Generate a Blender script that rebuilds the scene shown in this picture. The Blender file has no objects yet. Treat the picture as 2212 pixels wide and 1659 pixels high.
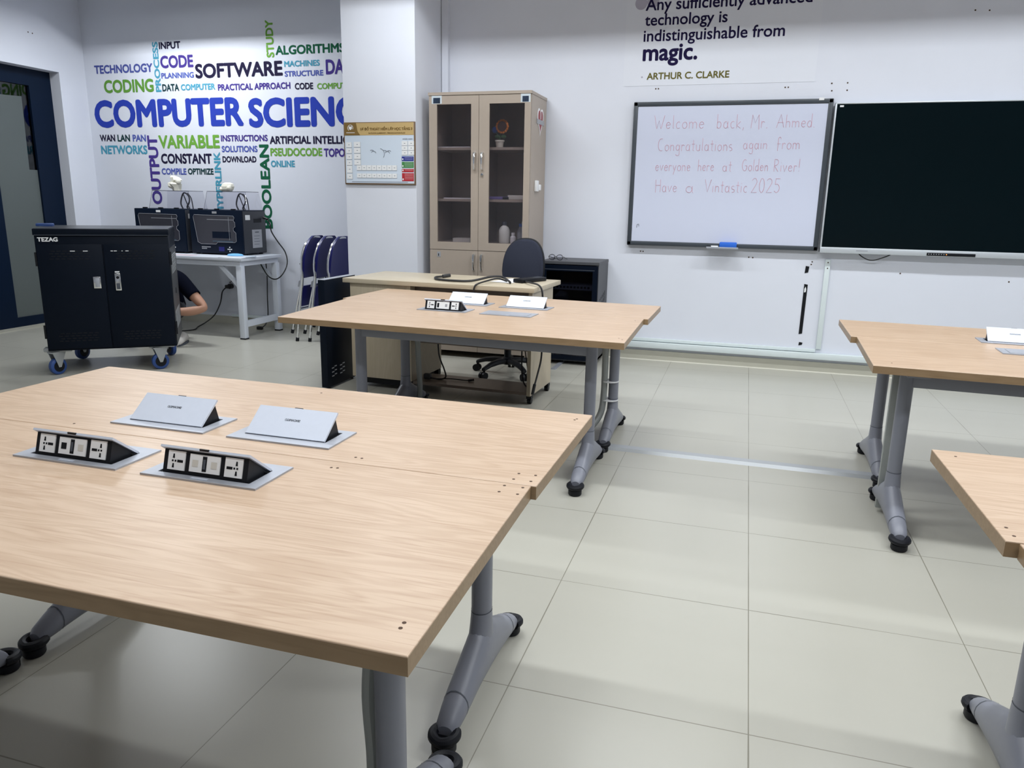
import bpy, bmesh, math, random
from mathutils import Vector, Matrix
random.seed(7)
PI = math.pi
scn = bpy.context.scene
COL = scn.collection

# ------------------------------------------------------------------ camera
cam_data = bpy.data.cameras.new('camera')
cam = bpy.data.objects.new('camera', cam_data)
COL.objects.link(cam)
cam_data.sensor_fit = 'HORIZONTAL'
cam_data.sensor_width = 36.0
cam_data.lens = 26.6776
cam_data.clip_start = 0.05
cam_data.clip_end = 100
R3 = Matrix(((0.9566, -0.0839, 0.2790), (0.2908, 0.2176, -0.9317), (0.0175, 0.9724, 0.2326)))
cam.matrix_world = Matrix.Translation((-0.1081, -1.7259, 1.2667)) @ R3.to_4x4()
scn.camera = cam

# ------------------------------------------------------------------ world + view
w = bpy.data.worlds.new('world')
scn.world = w
w.use_nodes = True
w.node_tree.nodes['Background'].inputs[0].default_value = (0.75, 0.8, 0.9, 1)
w.node_tree.nodes['Background'].inputs[1].default_value = 0.05
vs = scn.view_settings
vs.view_transform = 'Standard'
vs.look = 'None'
vs.gamma = 1
vs.exposure = 0.0
vs.use_curve_mapping = False

LAMP_W = 30.0
LAMP_Z = 3.14
LAMP_COL = (0.93, 0.97, 1.0)
# x, y, relative strength
LAMPS = [(-2.4, 3.15, 1.0), (-0.6, 3.15, 1.0), (1.2, 3.15, 1.0), (3.0, 3.15, 1.0), (-5.15, 3.85, 1.8),
         (-2.9, 0.9, 0.8), (-1.2, 0.9, 1.15), (0.5, 0.9, 1.15), (2.2, 0.9, 1.1),
         (-2.2, -1.2, 0.5), (-0.4, -1.2, 0.75), (1.4, -1.2, 0.9)]
for (lx, ly, k) in LAMPS:
    ld = bpy.data.lights.new('tube_light', 'AREA')
    ld.shape = 'RECTANGLE'
    ld.size = 1.1
    ld.size_y = 0.10
    ld.energy = LAMP_W * k
    ld.color = LAMP_COL
    lo = bpy.data.objects.new('tube_light', ld)
    COL.objects.link(lo)
    lo.location = (lx, ly, LAMP_Z)

# ------------------------------------------------------------------ materials
def mat(name, col, rough=0.5, metal=0.0, spec=0.5, noise=0.0, nscale=20.0, bump=0.0, emit=None, estr=0.0, coat=0.0):
    m = bpy.data.materials.new(name)
    m.use_nodes = True
    nt = m.node_tree
    b = nt.nodes['Principled BSDF']
    b.inputs['Base Color'].default_value = (*col, 1)
    b.inputs['Roughness'].default_value = rough
    b.inputs['Metallic'].default_value = metal
    b.inputs['Specular IOR Level'].default_value = spec
    b.inputs['Coat Weight'].default_value = coat
    if noise > 0 or bump > 0:
        tc = nt.nodes.new('ShaderNodeTexCoord')
        nz = nt.nodes.new('ShaderNodeTexNoise')
        nz.inputs['Scale'].default_value = nscale
        nz.inputs['Detail'].default_value = 4
        nt.links.new(tc.outputs['Object'], nz.inputs['Vector'])
        if noise > 0:
            mp = nt.nodes.new('ShaderNodeMapRange')
            mp.inputs['To Min'].default_value = 1 - noise
            mp.inputs['To Max'].default_value = 1 + noise
            nt.links.new(nz.outputs['Fac'], mp.inputs['Value'])
            mx = nt.nodes.new('ShaderNodeVectorMath')
            mx.operation = 'SCALE'
            mx.inputs[0].default_value = col
            nt.links.new(mp.outputs[0], mx.inputs['Scale'])
            nt.links.new(mx.outputs[0], b.inputs['Base Color'])
        if bump > 0:
            bp = nt.nodes.new('ShaderNodeBump')
            bp.inputs['Strength'].default_value = bump
            bp.inputs['Distance'].default_value = 0.002
            nt.links.new(nz.outputs['Fac'], bp.inputs['Height'])
            nt.links.new(bp.outputs[0], b.inputs['Normal'])
    if emit:
        b.inputs['Emission Color'].default_value = (*emit, 1)
        b.inputs['Emission Strength'].default_value = estr
    return m

def glass_mat(name, tint, gloss=0.12, rough=0.02):
    m = bpy.data.materials.new(name)
    m.use_nodes = True
    nt = m.node_tree
    nt.nodes.clear()
    out = nt.nodes.new('ShaderNodeOutputMaterial')
    tr = nt.nodes.new('ShaderNodeBsdfTransparent')
    tr.inputs[0].default_value = (*tint, 1)
    gl = nt.nodes.new('ShaderNodeBsdfGlossy')
    gl.inputs['Roughness'].default_value = rough
    mx = nt.nodes.new('ShaderNodeMixShader')
    mx.inputs[0].default_value = gloss
    nt.links.new(tr.outputs[0], mx.inputs[1])
    nt.links.new(gl.outputs[0], mx.inputs[2])
    nt.links.new(mx.outputs[0], out.inputs[0])
    return m

def floor_mat():
    m = mat('floor_tiles', (0.5, 0.5, 0.44), rough=0.3, spec=0.38)
    nt = m.node_tree
    b = nt.nodes['Principled BSDF']
    tc = nt.nodes.new('ShaderNodeTexCoord')
    sx = nt.nodes.new('ShaderNodeSeparateXYZ')
    nt.links.new(tc.outputs['Object'], sx.inputs[0])
    T = 0.62
    lines = []
    for ax in ('X', 'Y'):
        d = nt.nodes.new('ShaderNodeMath'); d.operation = 'DIVIDE'; d.inputs[1].default_value = T
        nt.links.new(sx.outputs[ax], d.inputs[0])
        a = nt.nodes.new('ShaderNodeMath'); a.operation = 'ADD'; a.inputs[1].default_value = 20.5
        nt.links.new(d.outputs[0], a.inputs[0])
        f = nt.nodes.new('ShaderNodeMath'); f.operation = 'FRACT'
        nt.links.new(a.outputs[0], f.inputs[0])
        s = nt.nodes.new('ShaderNodeMath'); s.operation = 'SUBTRACT'; s.inputs[1].default_value = 0.5
        nt.links.new(f.outputs[0], s.inputs[0])
        ab = nt.nodes.new('ShaderNodeMath'); ab.operation = 'ABSOLUTE'
        nt.links.new(s.outputs[0], ab.inputs[0])
        lines.append(ab.outputs[0])
    mn = nt.nodes.new('ShaderNodeMath'); mn.operation = 'MINIMUM'
    nt.links.new(lines[0], mn.inputs[0]); nt.links.new(lines[1], mn.inputs[1])
    nz = nt.nodes.new('ShaderNodeTexNoise'); nz.inputs['Scale'].default_value = 2.2
    nz.inputs['Detail'].default_value = 2
    nt.links.new(tc.outputs['Object'], nz.inputs['Vector'])
    wd = nt.nodes.new('ShaderNodeMapRange')           # joint width varies a little
    wd.inputs['From Min'].default_value = 0.3; wd.inputs['From Max'].default_value = 0.7
    wd.inputs['To Min'].default_value = 0.0016; wd.inputs['To Max'].default_value = 0.0036
    nt.links.new(nz.outputs['Fac'], wd.inputs['Value'])
    lt = nt.nodes.new('ShaderNodeMath'); lt.operation = 'LESS_THAN'
    nt.links.new(mn.outputs[0], lt.inputs[0]); nt.links.new(wd.outputs[0], lt.inputs[1])
    n2 = nt.nodes.new('ShaderNodeTexNoise'); n2.inputs['Scale'].default_value = 1.1; n2.inputs['Detail'].default_value = 3
    mpg = nt.nodes.new('ShaderNodeMapping'); mpg.inputs['Scale'].default_value = (0.6, 2.4, 1)
    nt.links.new(tc.outputs['Object'], mpg.inputs[0]); nt.links.new(mpg.outputs[0], n2.inputs['Vector'])
    cr = nt.nodes.new('ShaderNodeMix'); cr.data_type = 'RGBA'
    cr.inputs['A'].default_value = (0.392, 0.384, 0.335, 1)
    cr.inputs['B'].default_value = (0.446, 0.436, 0.384, 1)
    nt.links.new(n2.outputs['Fac'], cr.inputs['Factor'])
    gr = nt.nodes.new('ShaderNodeMix'); gr.data_type = 'RGBA'
    gr.inputs['B'].default_value = (0.21, 0.20, 0.16, 1)
    nt.links.new(lt.outputs[0], gr.inputs['Factor'])
    nt.links.new(cr.outputs['Result'], gr.inputs['A'])
    nt.links.new(gr.outputs['Result'], b.inputs['Base Color'])
    return m

def wood_mat(name, c1, c2, c3, rough=0.38, axis='X', scale=1.0):
    m = mat(name, c1, rough=rough, spec=0.4)
    nt = m.node_tree
    b = nt.nodes['Principled BSDF']
    tc = nt.nodes.new('ShaderNodeTexCoord')
    mp = nt.nodes.new('ShaderNodeMapping')
    s = {'X': (0.9, 7.0, 7.0), 'Z': (7.0, 7.0, 0.9)}[axis]
    mp.inputs['Scale'].default_value = tuple(k * scale for k in s)
    nt.links.new(tc.outputs['Object'], mp.inputs[0])
    n1 = nt.nodes.new('ShaderNodeTexNoise'); n1.inputs['Scale'].default_value = 1.6; n1.inputs['Detail'].default_value = 3
    n1.inputs['Distortion'].default_value = 0.7
    nt.links.new(mp.outputs[0], n1.inputs['Vector'])
    # ring bands from the slow noise
    mu = nt.nodes.new('ShaderNodeMath'); mu.operation = 'MULTIPLY'; mu.inputs[1].default_value = 55
    nt.links.new(n1.outputs['Fac'], mu.inputs[0])
    sn = nt.nodes.new('ShaderNodeMath'); sn.operation = 'SINE'
    nt.links.new(mu.outputs[0], sn.inputs[0])
    r1 = nt.nodes.new('ShaderNodeMapRange'); r1.inputs['From Min'].default_value = -1
    nt.links.new(sn.outputs[0], r1.inputs['Value'])
    # fine fibres
    mp2 = nt.nodes.new('ShaderNodeMapping')
    s2 = {'X': (6, 160, 160), 'Z': (160, 160, 6)}[axis]
    mp2.inputs['Scale'].default_value = s2
    nt.links.new(tc.outputs['Object'], mp2.inputs[0])
    n2 = nt.nodes.new('ShaderNodeTexNoise'); n2.inputs['Scale'].default_value = 1.0; n2.inputs['Detail'].default_value = 4
    nt.links.new(mp2.outputs[0], n2.inputs['Vector'])
    m1 = nt.nodes.new('ShaderNodeMix'); m1.data_type = 'RGBA'
    m1.inputs['A'].default_value = (*c1, 1); m1.inputs['B'].default_value = (*c2, 1)
    nt.links.new(n1.outputs['Fac'], m1.inputs['Factor'])
    k = nt.nodes.new('ShaderNodeMath'); k.operation = 'MULTIPLY'; k.inputs[1].default_value = 0.32
    nt.links.new(r1.outputs[0], k.inputs[0])
    m2 = nt.nodes.new('ShaderNodeMix'); m2.data_type = 'RGBA'
    nt.links.new(m1.outputs['Result'], m2.inputs['A']); m2.inputs['B'].default_value = (*c3, 1)
    nt.links.new(k.outputs[0], m2.inputs['Factor'])
    r2 = nt.nodes.new('ShaderNodeMapRange'); r2.inputs['From Min'].default_value = 0.52; r2.inputs['From Max'].default_value = 0.68
    r2.inputs['To Max'].default_value = 0.45
    nt.links.new(n2.outputs['Fac'], r2.inputs['Value'])
    m3 = nt.nodes.new('ShaderNodeMix'); m3.data_type = 'RGBA'
    nt.links.new(m2.outputs['Result'], m3.inputs['A']); m3.inputs['B'].default_value = (*c3, 1)
    nt.links.new(r2.outputs[0], m3.inputs['Factor'])
    nt.links.new(m3.outputs['Result'], b.inputs['Base Color'])
    return m

M = {}
M['wall'] = mat('white_paint', (0.70, 0.725, 0.80), 0.75, noise=0.025, nscale=3.0, spec=0.2)
M['ceil'] = mat('ceiling_paint', (0.85, 0.85, 0.85), 0.9)
M['floor'] = floor_mat()
M['skirt'] = mat('skirting_tile', (0.46, 0.45, 0.38), 0.35, noise=0.05, nscale=5)
M['grout'] = mat('white_grout', (0.8, 0.78, 0.70), 0.7)
M['wood'] = wood_mat('table_laminate', (0.475, 0.345, 0.242), (0.55, 0.412, 0.30), (0.34, 0.215, 0.13))
M['woodedge'] = wood_mat('shaded_table_edge_band', (0.285, 0.190, 0.105), (0.33, 0.225, 0.13), (0.215, 0.14, 0.072))  # edging like the tops, with the shade on the edges darkened into the colour
M['hole'] = mat('screw_hole_dark', (0.06, 0.03, 0.015), 0.8)
M['steel'] = mat('grey_powder_coat', (0.195, 0.205, 0.245), 0.40, noise=0.03, nscale=40)
M['rubber'] = mat('black_rubber', (0.006, 0.007, 0.011), 0.5, spec=0.25)
M['black'] = mat('black_plastic', (0.006, 0.007, 0.010), 0.45, spec=0.25)
M['alu'] = mat('brushed_aluminium', (0.40, 0.42, 0.47), 0.48, metal=0.5, noise=0.05, nscale=60)
M['lid'] = mat('anodised_lid', (0.57, 0.61, 0.70), 0.5, metal=0.2, noise=0.03, nscale=60)
M['print'] = mat('grey_print', (0.06, 0.07, 0.09), 0.6)
M['white'] = mat('white_plastic', (0.80, 0.81, 0.82), 0.4)
M['offw'] = mat('cream_plastic', (0.62, 0.60, 0.55), 0.5)
M['trunk'] = mat('pvc_trunking', (0.66, 0.73, 0.74), 0.35)
M['trunkgrey'] = mat('floor_strip_grey', (0.40, 0.42, 0.44), 0.4, metal=0.2)
M['conduit'] = mat('grey_conduit', (0.30, 0.32, 0.31), 0.5)
M['paper'] = mat('white_paper', (0.82, 0.83, 0.86), 0.8)
M['frameb'] = mat('board_frame', (0.045, 0.055, 0.068), 0.4)
M['board'] = mat('whiteboard_enamel', (0.60, 0.635, 0.77), 0.22, spec=0.4)
M['marker'] = mat('red_marker_ink', (0.62, 0.36, 0.45), 0.6)
M['screen'] = mat('display_glass', (0.002, 0.006, 0.008), 0.12, spec=0.12)
M['silver'] = mat('silver_bezel', (0.56, 0.60, 0.64), 0.35, metal=0.3)
M['led'] = mat('orange_led', (0.8, 0.25, 0.05), 0.4, emit=(1, 0.35, 0.08), estr=1.5)
M['blue'] = mat('blue_foam', (0.015, 0.13, 0.62), 0.6)
M['cab'] = mat('taupe_laminate', (0.385, 0.325, 0.272), 0.42, noise=0.03, nscale=30)
M['cabin'] = mat('taupe_interior', (0.20, 0.175, 0.16), 0.6)
M['chrome'] = mat('chrome', (0.78, 0.79, 0.80), 0.13, metal=1.0)
M['glass'] = glass_mat('cabinet_glass', (0.84, 0.82, 0.84), 0.11)
M['acryl'] = glass_mat('clear_acrylic', (0.945, 0.945, 0.965), 0.04)
M['acryledge'] = glass_mat('acrylic_edge', (0.45, 0.46, 0.50), 0.1)
M['smoke'] = glass_mat('smoked_acrylic', (0.55, 0.56, 0.62), 0.05)
M['desk'] = wood_mat('maple_desk', (0.47, 0.405, 0.30), (0.53, 0.465, 0.355), (0.42, 0.355, 0.255), axis='X', scale=0.6)
M['deskv'] = wood_mat('maple_desk_upright', (0.44, 0.375, 0.275), (0.49, 0.425, 0.32), (0.40, 0.335, 0.235), axis='Z', scale=0.6)
M['brown'] = mat('brown_laminate', (0.165, 0.125, 0.10), 0.35, noise=0.04)
M['cart'] = mat('black_cart_enamel', (0.003, 0.006, 0.013), 0.42, spec=0.12)
M['cartgrey'] = mat('cart_side_grey', (0.040, 0.042, 0.046), 0.45)
M['zinc'] = mat('zinc_caster', (0.42, 0.44, 0.45), 0.4, metal=0.6)
M['wheelblue'] = mat('blue_wheel', (0.02, 0.06, 0.22), 0.45)
M['doorframe'] = mat('navy_door_frame', (0.003, 0.010, 0.028), 0.4, spec=0.15)
M['film'] = mat('frosted_film', (0.100, 0.118, 0.116), 0.5, noise=0.06, nscale=2.0)
M['doorglass'] = glass_mat('door_glass', (0.35, 0.42, 0.46), 0.06)
M['pwhite'] = mat('white_table_paint', (0.62, 0.66, 0.73), 0.45)
M['navy'] = mat('printer_shell', (0.004, 0.009, 0.022), 0.4, spec=0.15)
M['dgrey'] = mat('printer_side', (0.030, 0.033, 0.042), 0.5)
M['lcd'] = mat('blue_lcd', (0.008, 0.008, 0.08), 0.3, emit=(0.04, 0.04, 0.8), estr=0.06)
M['label'] = mat('grey_label', (0.34, 0.35, 0.38), 0.5)
M['ivory'] = mat('ivory_print', (0.80, 0.78, 0.68), 0.6)
M['chairblue'] = mat('royal_blue_vinyl', (0.006, 0.007, 0.115), 0.4)
M['slate'] = mat('slate_fabric', (0.030, 0.034, 0.052), 0.9, spec=0.15, noise=0.12, nscale=200)
M['rack'] = mat('rack_grey', (0.060, 0.062, 0.070), 0.5)
M['rackdark'] = mat('rack_door_black', (0.003, 0.006, 0.014), 0.3, spec=0.15)
M['skin'] = mat('skin', (0.42, 0.225, 0.15), 0.55)
M['tee'] = mat('black_tee', (0.003, 0.004, 0.010), 0.95, spec=0.05)
M['trouser'] = mat('dark_trousers', (0.02, 0.022, 0.03), 0.9)
M['shoe'] = mat('white_shoe', (0.50, 0.48, 0.45), 0.6)
M['hair'] = mat('black_hair', (0.008, 0.007, 0.007), 0.6)
M['cable'] = mat('black_cable', (0.010, 0.010, 0.012), 0.5)
M['filament'] = mat('grey_tube', (0.03, 0.03, 0.04), 0.4)
M['maskblue'] = mat('blue_mask', (0.18, 0.48, 0.80), 0.8)
M['gold'] = mat('gold_band', (0.52, 0.37, 0.16), 0.5)
M['golddark'] = mat('dark_gold', (0.20, 0.12, 0.03), 0.5)
M['signblue'] = mat('sign_paper', (0.60, 0.68, 0.78), 0.5)
M['signline'] = mat('sign_line', (0.16, 0.18, 0.22), 0.6)
M['signblueblk'] = mat('sign_navy', (0.02, 0.03, 0.24), 0.5)
M['signgreen'] = mat('sign_green', (0.05, 0.22, 0.06), 0.5)
M['signred'] = mat('sign_red', (0.42, 0.02, 0.03), 0.5)
M['red'] = mat('red_heart', (0.28, 0.05, 0.06), 0.5)
M['orange'] = mat('orange_felt', (0.62, 0.20, 0.03), 0.8)
M['brownf'] = mat('brown_felt', (0.06, 0.03, 0.025), 0.9)
M['leaf'] = mat('green_felt', (0.05, 0.12, 0.05), 0.8)
M['bluef'] = mat('blue_felt', (0.01, 0.06, 0.28), 0.8)
M['bottle'] = mat('milky_bottle', (0.78, 0.80, 0.74), 0.5)
M['purple'] = mat('purple_folder', (0.14, 0.11, 0.30), 0.5)
M['poster'] = mat('poster_vinyl', (0.715, 0.74, 0.81), 0.6, spec=0.3)
M['lilac'] = mat('lilac_print', (0.42, 0.40, 0.49), 0.6)

# ------------------------------------------------------------------ mesh builder
class MB:
    def __init__(s):
        s.bm = bmesh.new()
        s.mi = 0
    def _tag(s, faces):
        for f in faces:
            f.material_index = s.mi
    def box(s, c, size, rot=None, bev=0.0, seg=2):
        r = bmesh.ops.create_cube(s.bm, size=1.0)
        vs_ = r['verts']
        mtx = Matrix.Diagonal((*size, 1))
        if rot is not None:
            mtx = rot.to_4x4() @ mtx
        mtx = Matrix.Translation(c) @ mtx
        bmesh.ops.transform(s.bm, matrix=mtx, verts=vs_)
        fs = {f for v in vs_ for f in v.link_faces}
        s._tag(fs)
        if bev > 0:
            es = list({e for v in vs_ for e in v.link_edges})
            bmesh.ops.bevel(s.bm, geom=es, offset=bev, segments=seg, affect='EDGES', profile=0.5, material=-1)
        return s
    def b2(s, x0, x1, y0, y1, z0, z1, bev=0.0):
        return s.box(((x0 + x1) / 2, (y0 + y1) / 2, (z0 + z1) / 2), (abs(x1 - x0), abs(y1 - y0), abs(z1 - z0)), bev=bev)
    def rings(s, rings, cap=True, closed=False):
        vv = [[s.bm.verts.new(p) for p in r] for r in rings]
        n = len(vv[0])
        m = len(vv)
        for i in range(m if closed else m - 1):
            a, b = vv[i], vv[(i + 1) % m]
            for j in range(1 if n == 2 else n):
                f = s.bm.faces.new((a[j], a[(j + 1) % n], b[(j + 1) % n], b[j]))
                f.material_index = s.mi
        if cap and not closed:
            f = s.bm.faces.new(vv[0][::-1]); f.material_index = s.mi
            f = s.bm.faces.new(vv[-1]); f.material_index = s.mi
        return s
    def cyl(s, p0, p1, r0, r1=None, seg=16, cap=True):
        p0, p1 = Vector(p0), Vector(p1)
        r1 = r0 if r1 is None else r1
        d = (p1 - p0).normalized()
        u = d.orthogonal().normalized(); v = d.cross(u)
        ring = lambda p, r: [p + (u * math.cos(2 * PI * k / seg) + v * math.sin(2 * PI * k / seg)) * r for k in range(seg)]
        return s.rings([ring(p0, r0), ring(p1, r1)], cap)
    def lathe(s, prof, c=(0, 0, 0), axis=(0, 0, 1), seg=20):
        c = Vector(c); d = Vector(axis).normalized()
        u = d.orthogonal().normalized(); v = d.cross(u)
        rs = []
        for (r, h) in prof:
            r = max(r, 1e-4)
            rs.append([c + d * h + (u * math.cos(2 * PI * k / seg) + v * math.sin(2 * PI * k / seg)) * r for k in range(seg)])
        return s.rings(rs, True)
    def tube(s, pts, r, seg=8, smooth=0, closed=False, flat=None):
        P = [Vector(p) for p in pts]
        if smooth:
            P = catmull(P, smooth, closed)
        n = len(P)
        rs = []
        up = None
        for i in range(n):
            if closed:
                t = (P[(i + 1) % n] - P[i - 1])
            else:
                t = P[min(i + 1, n - 1)] - P[max(i - 1, 0)]
            t.normalize()
            if up is None:
                up = t.orthogonal().normalized()
            else:
                up = (up - t * up.dot(t))
                if up.length < 1e-6:
                    up = t.orthogonal()
                up.normalize()
            v = t.cross(up)
            rr = r[i] if isinstance(r, (list, tuple)) else r
            rs.append([P[i] + (up * math.cos(2 * PI * k / seg) + v * math.sin(2 * PI * k / seg)) * rr for k in range(seg)])
        return s.rings(rs, True, closed)
    def prism(s, poly, f0, f1):
        """poly: list of 2D points; f0/f1 map a 2D point to 3D (the two faces)"""
        a = [s.bm.verts.new(f0(p)) for p in poly]
        b = [s.bm.verts.new(f1(p)) for p in poly]
        n = len(poly)
        for j in range(n):
            f = s.bm.faces.new((a[j], a[(j + 1) % n], b[(j + 1) % n], b[j])); f.material_index = s.mi
        f = s.bm.faces.new(a[::-1]); f.material_index = s.mi
        f = s.bm.faces.new(b); f.material_index = s.mi
        return s
    def prism_xy(s, poly, z0, z1):
        return s.prism(poly, lambda p: (p[0], p[1], z0), lambda p: (p[0], p[1], z1))
    def prism_xz(s, poly, y0, y1):
        return s.prism(poly, lambda p: (p[0], y0, p[1]), lambda p: (p[0], y1, p[1]))
    def prism_yz(s, poly, x0, x1):
        return s.prism(poly, lambda p: (x0, p[0], p[1]), lambda p: (x1, p[0], p[1]))
    def ball(s, c, r, seg=16, sc=(1, 1, 1)):
        q = bmesh.ops.create_uvsphere(s.bm, u_segments=seg, v_segments=max(6, seg // 2), radius=r)
        bmesh.ops.transform(s.bm, matrix=Matrix.Translation(c) @ Matrix.Diagonal((*sc, 1)), verts=q['verts'])
        s._tag({f for v in q['verts'] for f in v.link_faces})
        return s
    def add_mesh(s, me, mtx):
        n0 = len(s.bm.verts); f0 = len(s.bm.faces)
        s.bm.from_mesh(me)
        s.bm.verts.ensure_lookup_table(); s.bm.faces.ensure_lookup_table()
        bmesh.ops.transform(s.bm, matrix=mtx, verts=s.bm.verts[n0:])
        s._tag(s.bm.faces[f0:])
        return s
    def build(s, name, m, parent=None, smooth=True, ang=0.6):
        bmesh.ops.recalc_face_normals(s.bm, faces=s.bm.faces[:])
        me = bpy.data.meshes.new(name)
        s.bm.to_mesh(me); s.bm.free()
        for mm in (m if isinstance(m, (list, tuple)) else [m]):
            me.materials.append(mm)
        if smooth:
            me.polygons.foreach_set('use_smooth', [True] * len(me.polygons))
            me.set_sharp_from_angle(angle=ang)
        o = bpy.data.objects.new(name, me)
        COL.objects.link(o)
        if parent is not None:
            o.parent = parent
        return o

def catmull(P, n, closed=False):
    out = []
    m = len(P)
    rng = range(m) if closed else range(m - 1)
    for i in rng:
        if closed:
            p0, p1, p2, p3 = P[i - 1], P[i], P[(i + 1) % m], P[(i + 2) % m]
        else:
            p0, p1, p2, p3 = P[max(i - 1, 0)], P[i], P[i + 1], P[min(i + 2, m - 1)]
        for k in range(n):
            t = k / n
            out.append(0.5 * ((2 * p1) + (p2 - p0) * t + (2 * p0 - 5 * p1 + 4 * p2 - p3) * t * t + (3 * p1 - p0 - 3 * p2 + p3) * t ** 3))
    if not closed:
        out.append(P[-1].copy())
    return out

def tag(o, label, cat, group=None):
    o['label'] = label; o['category'] = cat
    if group:
        o['group'] = group
    return o
def thing(name, label, cat, loc=(0, 0, 0), rz=0.0, group=None):
    o = bpy.data.objects.new(name, None)
    o.empty_display_size = 0.1
    COL.objects.link(o)
    o.location = loc; o.rotation_euler = (0, 0, rz)
    return tag(o, label, cat, group)
def struct(o):
    o['kind'] = 'structure'
    return o
def dup(root, loc, rz, label, group=None):
    r = root.copy(); COL.objects.link(r)
    r.location = loc; r.rotation_euler = (0, 0, rz)
    r['label'] = label
    if group:
        r['group'] = group
    for ch in list(root.children):
        c = ch.copy(); COL.objects.link(c); c.parent = r
        for g in list(ch.children):
            d = g.copy(); COL.objects.link(d); d.parent = c
    return r

# ------------------------------------------------------------------ lettering
_txt = {}
def text_mesh(body, bold=0.0, extrude=0.0):
    key = (body, bold)
    if key in _txt:
        return _txt[key]
    cu = bpy.data.curves.new('lettering', 'FONT')
    cu.body = body; cu.size = 1.0; cu.offset = bold; cu.resolution_u = 4
    cu.extrude = 0.0
    o = bpy.data.objects.new('lettering', cu)
    COL.objects.link(o)
    dg = bpy.context.evaluated_depsgraph_get()
    me = bpy.data.meshes.new_from_object(o.evaluated_get(dg))
    bpy.data.objects.remove(o)
    xs = [v.co.x for v in me.vertices]; ys = [v.co.y for v in me.vertices]
    _txt[key] = (me, min(xs), max(xs), min(ys), max(ys))
    return _txt[key]
def put_text(mb, body, org, ux, uy, w, h=None, bold=0.0, base=False):
    """lay lettering: org = lower-left point, ux/uy = unit directions, w = width, h = height of the box (None = keep shape);
    base=True sets the baseline (not the descender) on org"""
    me, x0, x1, y0, y1 = text_mesh(body, 0.0)
    x0 -= bold; x1 += bold; y0 -= bold; y1 += bold
    sx = w / (x1 - x0)
    if base:
        y0 = 0.0
    sy = sx if h is None else h / (y1 - y0)
    ux, uy = Vector(ux), Vector(uy)
    n = ux.cross(uy)
    shifts = [(0, 0)] if bold == 0 else [(bold * math.cos(k * PI / 4), bold * math.sin(k * PI / 4)) for k in range(8)] + [(0, 0)]
    for li, (dx, dy) in enumerate(shifts):
        mtx = Matrix.Identity(4)
        for i in range(3):
            mtx[i][0] = ux[i] * sx; mtx[i][1] = uy[i] * sy; mtx[i][2] = n[i]
            mtx[i][3] = org[i] - ux[i] * sx * (x0 - dx) - uy[i] * sy * (y0 - dy) + n[i] * li * 0.00012
        mb.add_mesh(me, mtx)
    return mb

# ================================================================== SETTING
YB, YL, XL, XR, YF, H = 4.605, 4.87, -6.66, 4.6, -4.8, 3.30
PX0, PX1, PY = -3.28, -2.653, 4.025          # the square pillar
struct(MB().b2(-8.4, XR, YF, YL + 0.1, -0.1, 0.0).build('floor', M['floor'], smooth=False))
struct(MB().b2(XL - 0.3, XR + 0.1, YF - 0.1, YL + 0.1, H, H + 0.1).build('ceiling', M['ceil'], smooth=False))
wall_back = struct(MB().b2(PX1, XR + 0.1, YB, YB + 0.365, 0, H).build('wall_back', M['wall'], smooth=False))
wall_alcove = struct(MB().b2(XL - 0.3, PX0, YL, YL + 0.1, 0, H).build('wall_alcove', M['wall'], smooth=False))
wall_pillar = struct(MB().b2(PX0, PX1, PY, YL + 0.1, 0, H).build('wall_pillar', M['wall'], smooth=False))
struct(MB().b2(XR, XR + 0.1, YF, YB, 0, H).build('wall_right', M['wall'], smooth=False))
struct(MB().b2(XL - 0.3, XR + 0.1, YF - 0.1, YF, 0, H).build('wall_front', M['wall'], smooth=False))
mb = MB()
mb.b2(XL - 0.3, XL, 4.55, YL, 0, H)
mb.b2(XL - 0.3, XL, 2.35, 4.55, 2.425, H)
mb.b2(XL - 0.3, XL, YF, 2.35, 0, H)
wall_left = struct(mb.build('wall_left', M['wall'], smooth=False))
# drill holes in the plaster
def dots(parent, pts, axis, r=0.006):
    for (a, b, c) in pts:
        d = Vector((0, -1, 0)) if axis == 'y' else Vector((1, 0, 0))
        p = Vector((a, b, c))
        MB().cyl(p, p + d * 0.0015, r, seg=10).build('screw_hole', M['hole'], parent)['kind'] = 'structure'
dots(wall_back, [(-0.878, YB, 2.147), (-0.858, YB, 2.147), (0.076, YB, 2.135), (0.098, YB, 2.135), (0.397, YB, 2.155), (0.504, YB, 2.156),
                 (0.402, YB, 2.104), (0.506, YB, 2.105), (1.265, YB, 2.605), (1.352, YB, 2.60), (-0.925, YB, 0.898), (-0.905, YB, 0.897),
                 (-0.075, YB, 0.880), (-0.045, YB, 0.878), (0.395, YB, 0.862), (0.390, YB, 0.842),
                 (1.02, YB, 0.80), (1.74, YB, 0.77)], 'y', 0.0055)
dots(wall_left, [(XL, 4.255, 2.73), (XL, 4.30, 2.728)], 'x')
dots(wall_alcove, [(-5.085, YL, 0.437), (-5.06, YL, 0.43), (-5.10, YL, 0.425)], 'y', 0.007)

# skirting tiles and the white joint at their foot
struct(MB().b2(PX1, XR, YB - 0.012, YB, 0, 0.082).build('baseboard_back', M['skirt'], smooth=False))
struct(MB().b2(XL, PX0, YL - 0.012, YL, 0, 0.08).build('baseboard_alcove', M['skirt'], smooth=False))
struct(MB().b2(PX0 - 0.012, PX1 + 0.012, PY - 0.012, PY, 0, 0.08).build('baseboard_pillar', M['skirt'], smooth=False))
struct(MB().b2(PX1, XR, YB - 0.016, YB - 0.012, 0, 0.006).build('trim_1', M['grout'], smooth=False))
# vertical pipe casing in the corner behind the cupboard
struct(MB().b2(PX1 + 0.006, -2.592, YB - 0.05, YB, 0, H).build('trim_2', M['wall'], smooth=False))

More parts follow.
